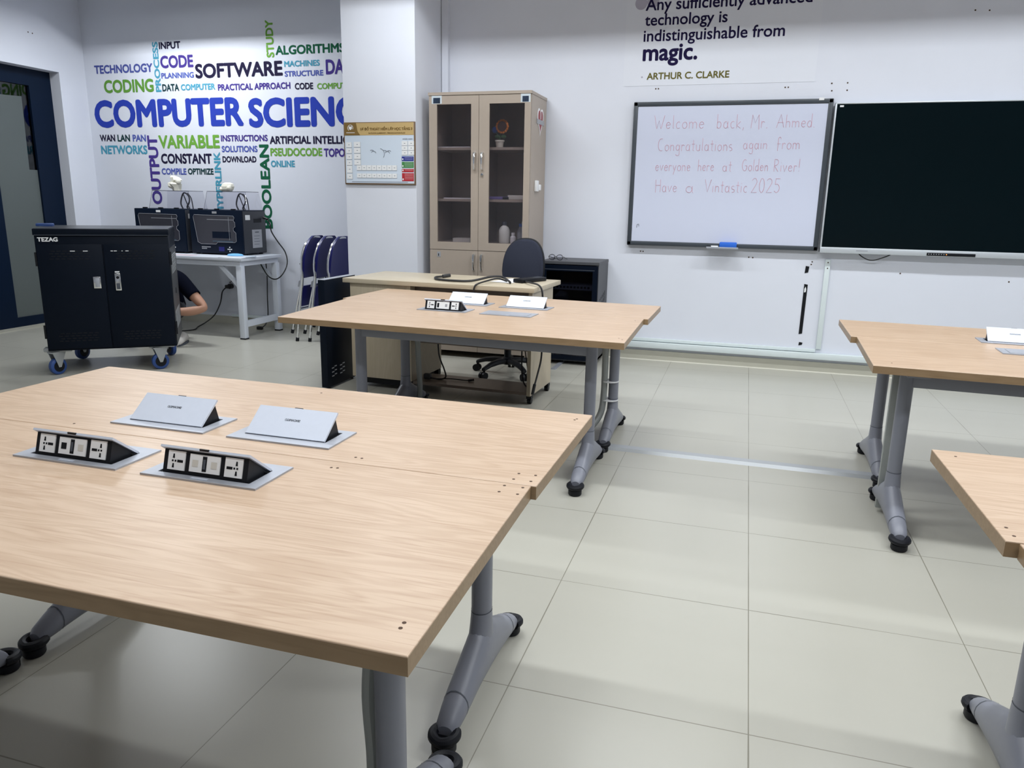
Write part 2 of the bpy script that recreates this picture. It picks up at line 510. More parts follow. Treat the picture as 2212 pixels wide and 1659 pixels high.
# door in the left wall
DX = -6.78
door = thing('door_1', 'navy metal door with tall frosted glass panel beside the white wall', 'door')
struct(door)
mb = MB()
mb.b2(DX - 0.06, DX, 4.30, 4.55, 0, 2.425)            # hinge side stile and jamb
mb.b2(DX - 0.06, DX, 2.35, 4.30, 2.272, 2.425)        # head
mb.b2(DX - 0.05, DX - 0.004, 3.60, 3.865, 0.0, 2.272)   # lock stile
mb.b2(DX - 0.05, DX - 0.004, 3.865, 4.30, 0.0, 0.098)   # bottom rail
mb.b2(DX - 0.06, DX, 2.35, 2.60, 0, 2.272)
mb.b2(DX - 0.05, DX - 0.004, 2.60, 3.60, 0.0, 0.098)
mb.b2(DX - 0.05, DX - 0.004, 3.595, 3.605, 0, 2.272)
mb.build('frame', M['doorframe'], door, smooth=False)
MB().b2(DX - 0.03, DX - 0.024, 3.865, 4.30, 0.098, 2.272).build('pane', M['doorglass'], door, smooth=False)
MB().b2(DX - 0.03, DX - 0.024, 2.60, 3.60, 0.098, 2.272).build('pane', M['doorglass'], door, smooth=False)
film = [(3.865, 0.098), (4.30, 0.098), (4.30, 1.494), (4.212, 1.494), (4.225, 2.165), (3.865, 2.15)]
MB().prism_yz(film, DX - 0.0235, DX - 0.021).build('frosted_film', M['film'], door, smooth=False)
MB().prism_yz([(2.60, 0.098), (3.60, 0.098), (3.60, 2.15), (2.60, 2.15)], DX - 0.0235, DX - 0.021).build('frosted_film', M['film'], door, smooth=False)
struct(MB().b2(DX - 0.06, XL - 0.0, 2.35, 4.55, 0.0, 0.008).build('trim_3', M['skirt'], smooth=False))
# the dim corridor beyond the door
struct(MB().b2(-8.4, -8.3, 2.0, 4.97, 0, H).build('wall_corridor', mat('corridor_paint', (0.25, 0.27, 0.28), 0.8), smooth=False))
mb = MB(); mb.b2(-8.3, XL - 0.3, 1.9, 2.0, 0, H); mb.b2(-8.3, XL - 0.3, 4.87, 4.97, 0, H); mb.b2(-8.4, XL - 0.3, 1.9, 4.97, H, H + 0.1)
struct(mb.build('wall_corridor_end', M['wall'], smooth=False))

# ceiling light troughs (open boxes with the tube light inside)
hs = None
for i, (lx, ly, lk) in enumerate(LAMPS):
    if hs is None:
        mb = MB()
        a, b_, z0, z1 = 0.61, 0.28, 3.02, 3.18
        for sx in (-1, 1):
            mb.b2(sx * a - 0.01, sx * a + 0.01, -b_, b_, z0, z1)
        for sy in (-1, 1):
            mb.b2(-a, a, sy * b_ - 0.01, sy * b_ + 0.01, z0, z1)
        mb.b2(-a - 0.01, a + 0.01, -b_ - 0.01, b_ + 0.01, z1, z1 + 0.012)
        for sx in (-0.4, 0.4):
            mb.cyl((sx, 0, z1), (sx, 0, H), 0.008, seg=8)
        hs = mb.build('ceiling_light', mat('lamp_housing', (0.50, 0.50, 0.51), 0.7), smooth=False)
        o = hs
    else:
        o = hs.copy(); COL.objects.link(o)
    o.location = (lx, ly, 0)
    tag(o, 'white open trough ceiling light hung above the classroom tables', 'ceiling light', 'ceiling lights above the frame')

# ================================================================== WALL TRUNKING
t = thing('cable_trunking', 'white plastic cable trunking running along the foot of the board wall', 'trunking')
MB().b2(-1.172, XR - 0.02, YB - 0.045, YB - 0.001, 0.108, 0.156, bev=0.003).build('lower_run', M['trunk'], t)
MB().b2(-1.172, 0.486, YB - 0.018, YB - 0.001, 0.160, 0.186, bev=0.003).build('upper_run', M['trunk'], t)
MB().b2(0.488, 0.526, YB - 0.018, YB - 0.001, 0.187, 0.885, bev=0.003).build('riser', M['trunk'], t)
for z in (0.862, 0.818):
    MB().cyl((0.508, YB - 0.0175, z), (0.508, YB - 0.019, z), 0.005, seg=10).build('screw', M['hole'], t)
for (z0, z1, x, lab) in ((0.774, 0.829, 0.362, 'short black tape patch on the wall just below the whiteboard corner'),
                         (0.296, 0.690, 0.365, 'long narrow black tape strip standing upright on the white wall'),
                         (0.206, 0.233, 0.372, 'tiny black tape patch on the wall just above the trunking')):
    mb = MB()
    mb.prism_xz([(x - 0.013, z0), (x + 0.012, z0 + 0.006), (x + 0.016, z1 - 0.004), (x - 0.010, z1)], YB - 0.003, YB - 0.0005)
    if z1 - z0 > 0.3:
        mb.mi = 1
        mb.prism_xz([(x - 0.006, z1 - 0.065), (x + 0.006, z1 - 0.062), (x + 0.008, z1 - 0.04), (x + 0.002, z1 - 0.02), (x - 0.006, z1 - 0.038)], YB - 0.0036, YB - 0.003)
    tag(mb.build('tape_strip', [M['black'], M['white']], smooth=False), lab, 'tape')
# floor trunking strips
mb = MB()
mb.prism_yz([(-0.040, 0.0), (-0.026, 0.015), (0.026, 0.015), (0.040, 0.0)], 0, 1.32)
o = mb.build('floor_cable_cover', M['trunkgrey'], smooth=False)
o.location = (-0.735, 2.135, 0.0); o.rotation_euler = (0, 0, -0.012)
tag(o, 'silver floor cable strip lying between the middle and right table pairs', 'cable cover')
MB().b2(-0.02, 0.006, -0.022, 0.022, 0.001, 0.022, bev=0.004).build('end_cap', M['black'], o)
mb = MB(); mb.prism_xz([(-0.020, 0.0), (-0.013, 0.010), (0.013, 0.010), (0.020, 0.0)], 0, 0.62)
o = mb.build('floor_cable_cover', M['alu'], smooth=False); o.location = (-1.47, 3.93, 0.0)
tag(o, 'short pale floor cable strip behind the desk leading to the wall', 'cable cover')

# ================================================================== WORD MURAL
WORDS = [('TECHNOLOGY',-6.538,-5.827,2.453,2.535,'b'),('CODING',-6.439,-5.833,2.268,2.394,'g'),('INPUT',-5.730,-5.479,2.656,2.722,'d'),
('CODE',-5.730,-5.347,2.482,2.598,'p'),('PLANNING',-5.731,-5.350,2.388,2.441,'v'),('SOFTWARE',-5.332,-4.366,2.378,2.512,'d'),
('DATA',-5.731,-5.533,2.271,2.338,'k'),('COMPUTER',-5.512,-5.117,2.274,2.332,'t'),('PRACTICAL APPROACH',-5.087,-4.291,2.262,2.322,'p'),
('CODE',-4.244,-4.051,2.253,2.312,'d'),('COMPUTER',-4.010,-3.632,2.250,2.304,'l'),('ALGORITHMS',-4.432,-3.715,2.559,2.640,'G'),
('MACHINES',-4.346,-3.973,2.453,2.506,'t'),('STRUCTURE',-4.346,-3.940,2.368,2.418,'v'),('DATA',-3.913,-3.554,2.376,2.505,'p'),
('COMPUTER',-6.594,-4.819,1.935,2.205,'B'),('SCIENCE',-4.762,-3.407,1.920,2.190,'B'),('WAN',-6.557,-6.364,1.803,1.871,'d'),
('LAN',-6.334,-6.178,1.802,1.870,'k'),('PAN',-6.145,-5.982,1.801,1.868,'v'),('NETWORKS',-6.557,-5.977,1.678,1.765,'t'),
('VARIABLE',-5.831,-5.110,1.732,1.860,'l'),('CONSTANT',-5.818,-5.214,1.586,1.684,'d'),('COMPILE',-5.824,-5.525,1.480,1.543,'v'),
('OPTIMIZE',-5.507,-5.204,1.483,1.543,'k'),('INSTRUCTIONS',-5.092,-4.566,1.796,1.856,'p'),('SOLUTIONS',-5.091,-4.686,1.696,1.756,'v'),
('DOWNLOAD',-5.090,-4.705,1.600,1.659,'d'),('ARTIFICIAL',-4.545,-4.099,1.770,1.843,'d'),('INTELLIGENCE',-4.074,-3.464,1.768,1.841,'d'),
('PSEUDOCODE',-4.544,-3.984,1.659,1.734,'l'),('TOPOLOGY',-3.966,-3.531,1.652,1.729,'p'),('ONLINE',-4.545,-4.283,1.558,1.620,'t'),
('PROCESS',-5.810,-5.742,2.267,2.728,'t|'),('STUDY',-4.529,-4.445,2.540,2.865,'l|'),('OUTPUT',-5.969,-5.845,1.187,1.860,'p|'),
('HYPERLINK',-5.191,-5.115,1.101,1.699,'t|'),('BOOLEAN',-4.669,-4.560,0.976,1.767,'G|')]
INK = {'b': (0.075, 0.095, 0.33), 'g': (0.12, 0.30, 0.05), 'd': (0.018, 0.015, 0.045), 'p': (0.070, 0.045, 0.26), 'v': (0.09, 0.12, 0.42),
       'k': (0.012, 0.045, 0.05), 't': (0.075, 0.33, 0.47), 'l': (0.16, 0.38, 0.06), 'G': (0.012, 0.11, 0.055), 'B': (0.028, 0.055, 0.40)}
INKM = {k: mat('mural_ink', v, 0.7, spec=0.08) for k, v in INK.items()}
mural = thing('word_mural', 'word cloud lettering about computer science on the left back wall', 'wall mural', (-5.0, YL, 0))
for (wd, x0, x1, z0, z1, c) in WORDS:
    mb = MB()
    big = z1 - z0 > 0.2 and len(c) == 1
    if c.endswith('|'):
        put_text(mb, wd, (x1 + 5.0, -0.0015, z0), (0, 0, 1), (-1, 0, 0), z1 - z0, x1 - x0, bold=0.036)
    else:
        put_text(mb, wd, (x0 + 5.0, -0.0015, z0), (1, 0, 0), (0, 0, 1), x1 - x0, z1 - z0, bold=0.042 if big else 0.036)
    mb.build('word', INKM[c[0]], mural, smooth=False)

# ================================================================== QUOTE POSTER
qp = thing('quote_poster', 'white wall poster with dark quotation signed ARTHUR C. CLARKE above the whiteboard', 'poster', (-0.42, YB, 2.17))
MB().b2(-0.715, 0.70, -0.002, -0.0002, 0.0, 0.95).build('sheet', M['poster'], qp, smooth=False)
def qx(x): return x + 0.42
navy = mat('quote_ink', (0.014, 0.010, 0.050), 0.7, spec=0.08)
olive = mat('olive_ink', (0.14, 0.125, 0.035), 0.7, spec=0.08)
for (s, x0, x1, z, bold, m_) in (('Any sufficiently advanced', -0.989, 0.207, 2.712, 0.015, navy), ('technology is', -0.990, -0.377, 2.605, 0.015, navy),
                                 ('indistinguishable from', -0.994, 0.038, 2.492, 0.015, navy), ('magic.', -0.993, -0.579, 2.355, 0.028, navy),
                                 ('ARTHUR C. CLARKE', -0.953, -0.333, 2.216, 0.026, olive)):
    mb = MB()
    put_text(mb, s, (qx(x0), -0.0028, z - 2.17), (1, 0, 0), (0, 0, 1), x1 - x0, None, bold=bold, base=True)
    mb.build('lettering', m_, qp, smooth=False)
for (x, z, r) in ((-1.025, 2.765, 0.046), (-0.935, 2.775, 0.046)):
    MB().cyl((qx(x), -0.002, z - 2.17), (qx(x), -0.0024, z - 2.17), r, seg=28).build('quote_mark', M['lilac'], qp, smooth=False)
MB().cyl((qx(-0.99), -0.002, 2.234 - 2.17), (qx(-0.99), -0.0028, 2.234 - 2.17), 0.007, seg=12).build('bullet', M['lilac'], qp, smooth=False)

# ================================================================== WHITEBOARD
wb = thing('whiteboard', 'wall whiteboard with dark grey frame and handwritten pink greeting', 'whiteboard', (-0.307, YB, 0.948))
W2, HB = 0.727, 1.098
mb = MB()
yo, yi = -0.05, -0.001
for sx in (-1, 1):
    mb.b2(sx * W2, sx * (W2 - 0.034), yo, yi, 0, HB, bev=0.006)
mb.b2(-W2, W2, yo, yi, 0, 0.034, bev=0.006); mb.b2(-W2, W2, yo, yi, HB - 0.034, HB, bev=0.006)
mb.build('frame', M['frameb'], wb)
MB().b2(-W2 + 0.03, W2 - 0.03, -0.044, yi, 0.03, HB - 0.03).build('writing_surface', M['board'], wb, smooth=False)
MB().b2(0.625, 0.66, -0.053, -0.03, HB - 0.012, HB + 0.006).build('corner_tag', M['white'], wb, smooth=False)
mb = MB()
mb.b2(-0.095, 0.147, -0.105, -0.048, -0.006, 0.0, bev=0.002); mb.b2(-0.095, 0.147, -0.108, -0.103, -0.006, 0.009, bev=0.002)
mb.build('pen_tray', M['alu'], wb)
# single-stroke handwriting
def arc(cx, cy, rx, ry, a0, a1, n=10):
    return [(cx + rx * math.cos(math.radians(a0 + (a1 - a0) * i / n)), cy + ry * math.sin(math.radians(a0 + (a1 - a0) * i / n))) for i in range(n + 1)]
O = lambda: arc(.25, .25, .22, .25, 60, 420)
A_ = lambda: [arc(.24, .25, .2, .25, 60, 400), [(.45, .5), (.45, .08), (.52, 0)]]
N_ = lambda: [[(.05, .5), (.05, 0)], [(.05, .32)] + arc(.24, .28, .19, .2, 150, 0) + [(.43, 0)]]
GL = {
 'W': (.95, [[(0, 1), (.25, 0), (.45, .6), (.65, 0), (.95, 1)]]), 'e': (.5, [[(.05, .27), (.43, .3)] + arc(.25, .25, .2, .24, 20, 320)]),
 'l': (.18, [[(.08, 1), (.08, .05), (.14, 0)]]), 'c': (.45, [arc(.25, .25, .2, .25, 50, 310)]), 'o': (.5, [O()]),
 'm': (.8, [[(.05, .5), (.05, 0)], [(.05, .3)] + arc(.22, .28, .16, .2, 150, 0) + [(.38, 0)], [(.38, .3)] + arc(.55, .28, .17, .2, 150, 0) + [(.72, 0)]]),
 'b': (.5, [[(.05, 1.05), (.05, 0)], [(.05, .35)] + arc(.22, .25, .2, .25, 120, -150)]), 'a': (.55, A_()), 'k': (.48, [[(.05, 1), (.05, 0)], [(.4, .5), (.06, .22), (.42, 0)]]),
 ',': (.2, [[(.12, .05), (.04, -.15)]]), '.': (.18, [[(.06, .04), (.1, 0), (.06, -.02)]]),
 'M': (.85, [[(.02, 0), (.1, 1), (.4, .4), (.72, 1), (.8, -.1)]]), 'r': (.38, [[(.05, .5), (.05, 0)], [(.05, .3)] + arc(.22, .3, .16, .18, 150, 40)]),
 'A': (.8, [[(.0, 0), (.4, 1), (.75, 0)], [(.1, .4), (.68, .4)]]), 'h': (.5, [[(.05, 1), (.05, 0)], [(.05, .32)] + arc(.24, .28, .19, .2, 150, 0) + [(.43, 0)]]),
 'd': (.5, [arc(.22, .25, .2, .25, 60, 400), [(.43, 1.05), (.43, 0)]]), 'C': (.65, [arc(.38, .5, .36, .5, 70, 290)]), 'n': (.5, N_()),
 'g': (.52, [arc(.24, .27, .2, .23, 60, 400), [(.45, .5), (.45, -.25)] + arc(.25, -.25, .2, .15, 0, -160)]),
 't': (.35, [[(.17, .85), (.17, .05), (.28, 0)], [(.0, .55), (.34, .55)]]), 'u': (.52, [[(.05, .5)] + arc(.24, .2, .19, .2, 180, 360) + [(.43, .5), (.43, 0)]]),
 'i': (.18, [[(.08, .5), (.08, 0)], [(.08, .72), (.1, .7)]]), 's': (.42, [arc(.2, .37, .15, .13, 40, 230, 6) + arc(.22, .13, .15, .13, 80, -130, 7)]),
 'f': (.42, [arc(.25, .75, .14, .22, 20, 180, 6) + [(.1, -.15)], [(.0, .45), (.35, .45)]]), 'v': (.45, [[(.02, .5), (.2, 0), (.42, .5)]]),
 'y': (.48, [[(.04, .5), (.22, .06)], [(.44, .5), (.1, -.35)]]), 'G': (.75, [arc(.38, .5, .34, .5, 60, 330) + [(.68, .45), (.42, .45)]]),
 'R': (.6, [[(.05, 0), (.05, 1)], [(.05, 1)] + arc(.2, .75, .28, .25, 80, -90) + [(.06, .48), (.5, 0)]]), '!': (.2, [[(.1, 1), (.1, .3)], [(.1, .08), (.12, .04)]]),
 'H': (.7, [[(.05, 1), (.05, -.05)], [(.6, 1), (.6, 0)], [(.05, .55), (.6, .55)]]), 'V': (.7, [[(0, 1), (.3, 0), (.68, 1)]]),
 '2': (.55, [arc(.25, .75, .22, .25, 160, -30, 8) + [(.03, 0), (.5, .02)]]), '0': (.5, [arc(.24, .5, .21, .5, 60, 420, 14)]),
 '5': (.55, [[(.48, 1), (.12, 1), (.08, .58)] + arc(.22, .32, .24, .3, 110, -140, 9)])}
GAP = 0.13
def handwrite(word, x0, x1, z, cap):
    tot = sum(GL[ch][0] for ch in word) + GAP * (len(word) - 1)
    sx = (x1 - x0) / tot
    px = 0.0
    hand = MB()
    for ch in word:
        wd, strokes = GL[ch]
        for st in strokes:
            pts = [(x0 + (px + a) * sx + 0.307, -0.0448, z + b * cap - 0.948 + random.uniform(-.0015, .0015)) for (a, b) in st]
            hand.tube(pts, 0.0019, seg=4)
        px += wd + GAP
    hand.build('handwritten_word', M['marker'], wb)
for (wd, x0, x1, z, cap) in (('Welcome', -0.868, -0.487, 1.847, .098), ('back,', -0.395, -0.190, 1.846, .098), ('Mr.', -0.144, -0.022, 1.846, .095), ('Ahmed.', 0.039, 0.310, 1.847, .092),
                             ('Congratulations', -0.829, -0.265, 1.681, .092), ('again', -0.188, -0.013, 1.693, .085), ('from', 0.056, 0.220, 1.692, .090),
                             ('everyone', -0.841, -0.569, 1.531, .085), ('here', -0.513, -0.391, 1.532, .085), ('at', -0.328, -0.259, 1.529, .085), ('Golden', -0.184, 0.008, 1.533, .085), ('River!', 0.048, 0.235, 1.530, .090),
                             ('Have', -0.832, -0.662, 1.369, .095), ('a', -0.597, -0.533, 1.366, .100), ('Vintastic', -0.449, -0.130, 1.373, .095), ('2025', -0.103, 0.109, 1.374, .105)):
    handwrite(wd, x0, x1, z, cap)
mb = MB(); mb.tube([(-0.655, -0.0448, 0.14), (-0.652, -0.0448, 0.165), (-0.640, -0.0448, 0.168), (-0.638, -0.0448, 0.15)], 0.0018, seg=4)
mb.build('pen_mark', M['print'], wb)
o = MB().b2(-0.064, 0.066, -0.02, 0.02, 0.0, 0.046, bev=0.006).build('board_eraser', M['blue'])
o.location = (-0.240, YB - 0.0765, 0.9485)
tag(o, 'bright blue felt eraser sitting on the whiteboard tray', 'eraser')
mk = thing('marker_pen', 'white marker pen with black cap lying left of the blue eraser', 'marker', (-0.352, YB - 0.078, 0.957))
MB().lathe([(.0075, -0.02), (.008, 0.025), (.008, 0.04)], axis=(1, 0, 0)).build('barrel', M['white'], mk)
MB().lathe([(.006, -0.045), (.009, -0.04), (.009, -0.015)], axis=(1, 0, 0)).build('cap', M['black'], mk)

# ================================================================== BIG DISPLAY
tv = thing('flat_panel_display', 'large black interactive display with silver bezel right of the whiteboard', 'display', (1.325, YB, 0.938))
TW, TH = 0.893, 1.073
mb = MB()
y0_, y1_ = -0.080, -0.012
mb.b2(-TW, -TW + 0.012, y0_, y1_, 0, TH, bev=0.004); mb.b2(TW - 0.012, TW, y0_, y1_, 0, TH, bev=0.004)
mb.b2(-TW, TW, y0_, y1_, TH - 0.010, TH, bev=0.004); mb.b2(-TW, TW, y0_ - 0.006, y1_, 0, 0.044, bev=0.006)
mb.b2(-TW + 0.01, TW - 0.01, -0.03, y1_, 0.03, TH - 0.01)
mb.build('bezel', M['silver'], tv)
MB().b2(-TW + 0.012, TW - 0.012, y0_ + 0.003, -0.03, 0.044, TH - 0.010).build('screen', M['screen'], tv, smooth=False)
MB().b2(-0.163, 0.153, y0_ - 0.010, y0_ - 0.005, 0.005, 0.026, bev=0.002).build('control_strip', M['black'], tv)
for k in range(8):
    MB().box((-0.15 + k * 0.0165, y0_ - 0.0105, 0.016), (0.006, 0.002, 0.006)).build('key', M['led'] if k == 7 else M['label'], tv, smooth=False)
MB().b2(-0.862, -0.836, y0_ + 0.0015, y0_ + 0.004, 1.043, 1.055).build('corner_tag', M['white'], tv, smooth=False)
MB().b2(-0.64, -0.56, y0_ - 0.0065, y0_ - 0.0055, 0.020, 0.027).build('faint_badge', M['alu'], tv, smooth=False)
wbk = MB(); wbk.b2(-0.5, 0.5, -0.014, -0.0005, 0.3, 0.8); wbk.build('wall_bracket', M['steel'], tv, smooth=False)
mb = MB(); mb.tube([(0.70, 4.56, 0.955), (0.725, 4.56, 0.925), (0.775, 4.56, 0.897), (0.82, 4.56, 0.893), (0.87, 4.56, 0.91), (0.925, 4.56, 0.935), (0.945, 4.56, 0.955)], 0.004, smooth=4)
tag(mb.build('display_cable', M['cable']), 'black cable sagging below the big display', 'cable')

# ================================================================== EVACUATION PLAN ON THE PILLAR
sg = thing('evacuation_plan', 'framed fire evacuation plan with gold header hanging on the white pillar', 'sign', (PX0, PY, 0))
def sx_(x): return x - PX0
MB().b2(0.002, 0.625, -0.014, -0.0005, 1.388, 1.868, bev=0.002).build('frame', mat('brown_frame', (0.16, 0.10, 0.055), 0.5), sg)
MB().b2(0.012, 0.615, -0.0155, -0.013, 1.399, 1.860).build('sheet', M['signblue'], sg, smooth=False)
MB().b2(0.012, 0.615, -0.0165, -0.0155, 1.768, 1.862).build('header', M['gold'], sg, smooth=False)
MB().prism_xz([(0.012, 1.768), (0.150, 1.768), (0.128, 1.80), (0.116, 1.862), (0.012, 1.862)], -0.0172, -0.0165).build('header_corner', M['golddark'], sg, smooth=False)
mb = MB()
mb.rings([[(sx_(-3.215) + r * math.cos(a * PI / 14), -0.0178, 1.824 + r * math.sin(a * PI / 14)) for r in (0.021, 0.025)] for a in range(-2, 19)], cap=False)
mb.prism_xz([(sx_(-3.215) + a, 1.824 + b) for a, b in ((-0.013, 0.014), (0, 0.010), (0.013, 0.014), (0.013, -0.006), (0, -0.016), (-0.013, -0.006))], -0.0179, -0.0173)
mb.b2(sx_(-3.253), sx_(-3.177), -0.0178, -0.0172, 1.786, 1.790)
mb.build('emblem', M['white'], sg, smooth=False)
mb = MB()
put_text(mb, 'SƠ ĐỒ THOÁT HIỂM LỚP HỌC TẦNG 3', (sx_(-3.128), -0.0168, 1.806), (1, 0, 0), (0, 0, 1), 0.452, None, bold=0.045, base=True)
put_text(mb, '3rd FLOOR CLASSROOM - FIRE EVACUATION PLAN', (sx_(-3.056), -0.0168, 1.779), (1, 0, 0), (0, 0, 1), 0.318, None, bold=0.03, base=True)
mb.build('title', M['golddark'], sg, smooth=False)
ml = MB()
def room(x0, x1, z0, z1):
    MB().b2(x0, x1, -0.0162, -0.0155, z0, z1).build('room_panel', M['white'], sg, smooth=False)
    ml.b2(x0, x1, -0.0164, -0.0155, z0 - 0.003, z0)
    ml.b2(x1 - 0.001, x1, -0.0164, -0.0155, z0, z1)
    ml.b2((x0 + x1) / 2 - 0.006, (x0 + x1) / 2 + 0.006, -0.0165, -0.0162, (z0 + z1) / 2 - 0.002, (z0 + z1) / 2 + 0.002)
for k in range(4):
    room(0.023, 0.072, 1.676 - k * 0.046, 1.715 - k * 0.046)
    room(0.091, 0.150, 1.678 - k * 0.046, 1.718 - k * 0.046)
room(0.023, 0.072, 1.478, 1.534); room(0.023, 0.072, 1.430, 1.470)
for k in range(8):
    room(0.112 + k * 0.0446, 0.155 + k * 0.0446, 1.499, 1.538)
    room(0.112 + k * 0.0446, 0.155 + k * 0.0446, 1.440, 1.474)
for r_ in range(3):
    for c_ in range(2):
        room(0.511 + c_ * 0.056, 0.562 + c_ * 0.056, 1.689 - r_ * 0.036, 1.722 - r_ * 0.036)
ml.b2(0.065, 0.56, -0.0164, -0.0155, 1.407, 1.411)
put_text(ml, 'CHỈ DẪN / LEGEND', (0.520, -0.0164, 1.735), (1, 0, 0), (0, 0, 1), 0.085, 0.009, bold=0.02)
for (cx_, r_, a0, a1) in ((0.265, 0.022, 20, 160), (0.318, 0.042, -40, 90), (0.387, 0.020, 10, 170), (0.25, 0.03, 60, 130), (0.36, 0.028, 40, 120), (0.40, 0.026, 50, 130)):
    ml.tube([(cx_ + r_ * math.cos(math.radians(a)), -0.0158, 1.625 + r_ * math.sin(math.radians(a))) for a in range(a0, a1, 10)], 0.0022, seg=4)
ml.build('plan_lines', M['signline'], sg, smooth=False)
for (z0, z1, m_) in ((1.571, 1.606, M['signblueblk']), (1.519, 1.565, M['signgreen']), (1.486, 1.511, M['signred']), (1.417, 1.479, M['signred'])):
    p = MB().b2(0.510, 0.612, -0.0165, -0.0155, z0, z1).build('instruction_panel', m_, sg, smooth=False)
    mb = MB()
    mb.b2(0.514, 0.524, -0.0169, -0.0165, z0 + 0.008, z0 + 0.020)
    for k in range(int((z1 - z0) / 0.013)):
        mb.b2(0.534, 0.605, -0.0169, -0.0165, z1 - 0.009 - k * 0.012, z1 - 0.0075 - k * 0.012)
    mb.build('instruction_lines', M['white'], p, smooth=False)

# ================================================================== TABLES
TOP = 0.700
TH_ = 0.030
def leg_mesh(mb):
    """grey T-leg: oval post, collar and arched foot; centre of post at origin"""
    def ring(y, zc, hx, hz, n=16):
        return [Vector((hx * math.cos(2 * PI * k / n), y, zc + hz * math.sin(2 * PI * k / n))) for k in range(n)]
    secs = []
    L = 0.262
    prof = [(-1.0, .043, .020, .017), (-.95, .050, .028, .025), (-.8, .062, .032, .034), (-.6, .077, .034, .044), (-.4, .091, .035, .055),
            (-.22, .104, .036, .068), (-.10, .112, .036, .078), (0, .114, .036, .081)]
    for (t, zc, hx, hz) in prof:
        secs.append(ring(t * L, zc, hx, hz))
    for (t, zc, hx, hz) in prof[-2::-1]:
        secs.append(ring(-t * L, zc, hx, hz))
    mb.rings(secs)
    def oval(z, k=1.0, n=22):
        return [Vector((0.0268 * k * math.cos(2 * PI * j / n), 0.033 * k * math.sin(2 * PI * j / n), z)) for j in range(n)]
    mb.rings([oval(.13), oval(TOP - TH_ - 0.012)])
    def fillet(z, rx, back, front, n=24):
        return [Vector((rx * math.cos(2 * PI * j / n), (back if math.sin(2 * PI * j / n) > 0 else front) * math.sin(2 * PI * j / n), z)) for j in range(n)]
    mb.rings([fillet(.08, .034, .036, .120), fillet(.11, .0335, .036, .098), fillet(.135, .032, .036, .074), fillet(.16, .0305, .0355, .055), (fillet(.19, .029, .0345, .042)), fillet(.225, .0272, .0335, .0335)])
    mb.box((0, 0, TOP - TH_ - 0.006), (0.08, 0.40, 0.012), bev=0.003)
    # joint lines of the foot shells and the collar at the post
    mb.mi = 1
    for s in (-1, 1):
        mb.rings([ring(s * L * .72, .0682, .0333, .0392), ring(s * L * .732, .0672, .0332, .0386)], cap=False)
    mb.rings([[Vector((0.0277 * math.cos(2 * PI * j / 22), 0.0340 * math.sin(2 * PI * j / 22), z)) for j in range(22)] for z in (.2245, .2270)], cap=False)
    mb.mi = 0
def foot_mesh(mb, s):
    """black glide at one end of the foot: a notched ring over a stub"""
    y = s * 0.268
    mb.lathe([(.010, 0.0), (.026, 0.0), (.030, .006), (.030, .024), (.024, .029), (.018, .036)], c=(0, y, 0), seg=20)
    n = 20
    pts = []
    for k in range(n + 1):
        a = math.radians(-125 + 250 * k / n)
        pts.append((0.028 * math.sin(a), y + s * 0.028 * math.cos(a) - s * 0.004, 0.037 + 0.006 * abs(math.sin(a / 2))))
    mb.tube(pts, 0.0125, seg=10)
_leg = None
def make_leg(parent, x, y, scale=1.0):
    global _leg
    if _leg is None:
        mb = MB(); leg_mesh(mb)
        a = mb.build('leg', [M['steel'], M['print']], None)
        feet = []
        for s in (-1, 1):
            mb = MB(); foot_mesh(mb, s)
            f = mb.build('glide', M['rubber'], a)
            feet.append(f)
        _leg = (a, feet)
        o = a
    else:
        o = _leg[0].copy(); COL.objects.link(o)
        for f in _leg[1]:
            g = f.copy(); COL.objects.link(g); g.parent = o
    o.parent = parent
    o.location = (x, y, 0)
    o.scale = (1, scale, 1)
    return o
def table(label, quad, legs, rail_y, holes=(), rail=True, group=None, fl=1.0):
    """quad: four plan corners FL FR BR BL"""
    cx = sum(p[0] for p in quad) / 4; cy = sum(p[1] for p in quad) / 4
    t = thing('classroom_table', label, 'table', (cx, cy, 0), 0, group)
    P = [(p[0] - cx, p[1] - cy) for p in quad]
    mb = MB()
    bm = mb.bm
    lo = [bm.verts.new((a, b, TOP - TH_)) for a, b in P]
    hi = [bm.verts.new((a, b, TOP)) for a, b in P]
    f = bm.faces.new(hi); f.material_index = 0
    f = bm.faces.new(lo[::-1]); f.material_index = 1
    side = []
    for j in range(4):
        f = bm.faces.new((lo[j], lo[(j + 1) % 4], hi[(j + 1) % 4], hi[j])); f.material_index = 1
    es = [e for e in bm.edges if e.verts[0] in hi and e.verts[1] in hi]
    bmesh.ops.bevel(bm, geom=es, offset=0.0022, segments=2, affect='EDGES', profile=0.5, material=0)
    mb.mi = 2
    for (a, b) in holes:
        mb.cyl((a - cx, b - cy, TOP - 0.002), (a - cx, b - cy, TOP + 0.0004), 0.0032, seg=10)
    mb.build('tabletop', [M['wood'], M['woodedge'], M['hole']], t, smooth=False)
    for (x, y) in legs:
        make_leg(t, x - cx, y - cy, fl)
    if rail:
        mb = MB()
        x0, x1 = legs[0][0] - cx, legs[-1][0] - cx
        y0 = legs[0][1] - cy; y1 = legs[-1][1] - cy
        d = Vector((x1 - x0, y1 - y0, 0)); L = d.length
        mb.box(((x0 + x1) / 2, (y0 + y1) / 2, TOP - TH_ - 0.012 - 0.037), (L - 0.03, 0.045, 0.074), rot=Matrix.Rotation(math.atan2(d.y, d.x), 3, 'Z'), bev=0.004)
        mb.build('rail', M['steel'], t)
    return t
AH = [(-.911, -.266), (-.895, -.267), (-.533, -.243), (-.496, -.242), (-.534, -.279), (-.496, -.280), (-1.29, .226), (-.509, .207), (-.505, .218), (-1.705, -.272)]
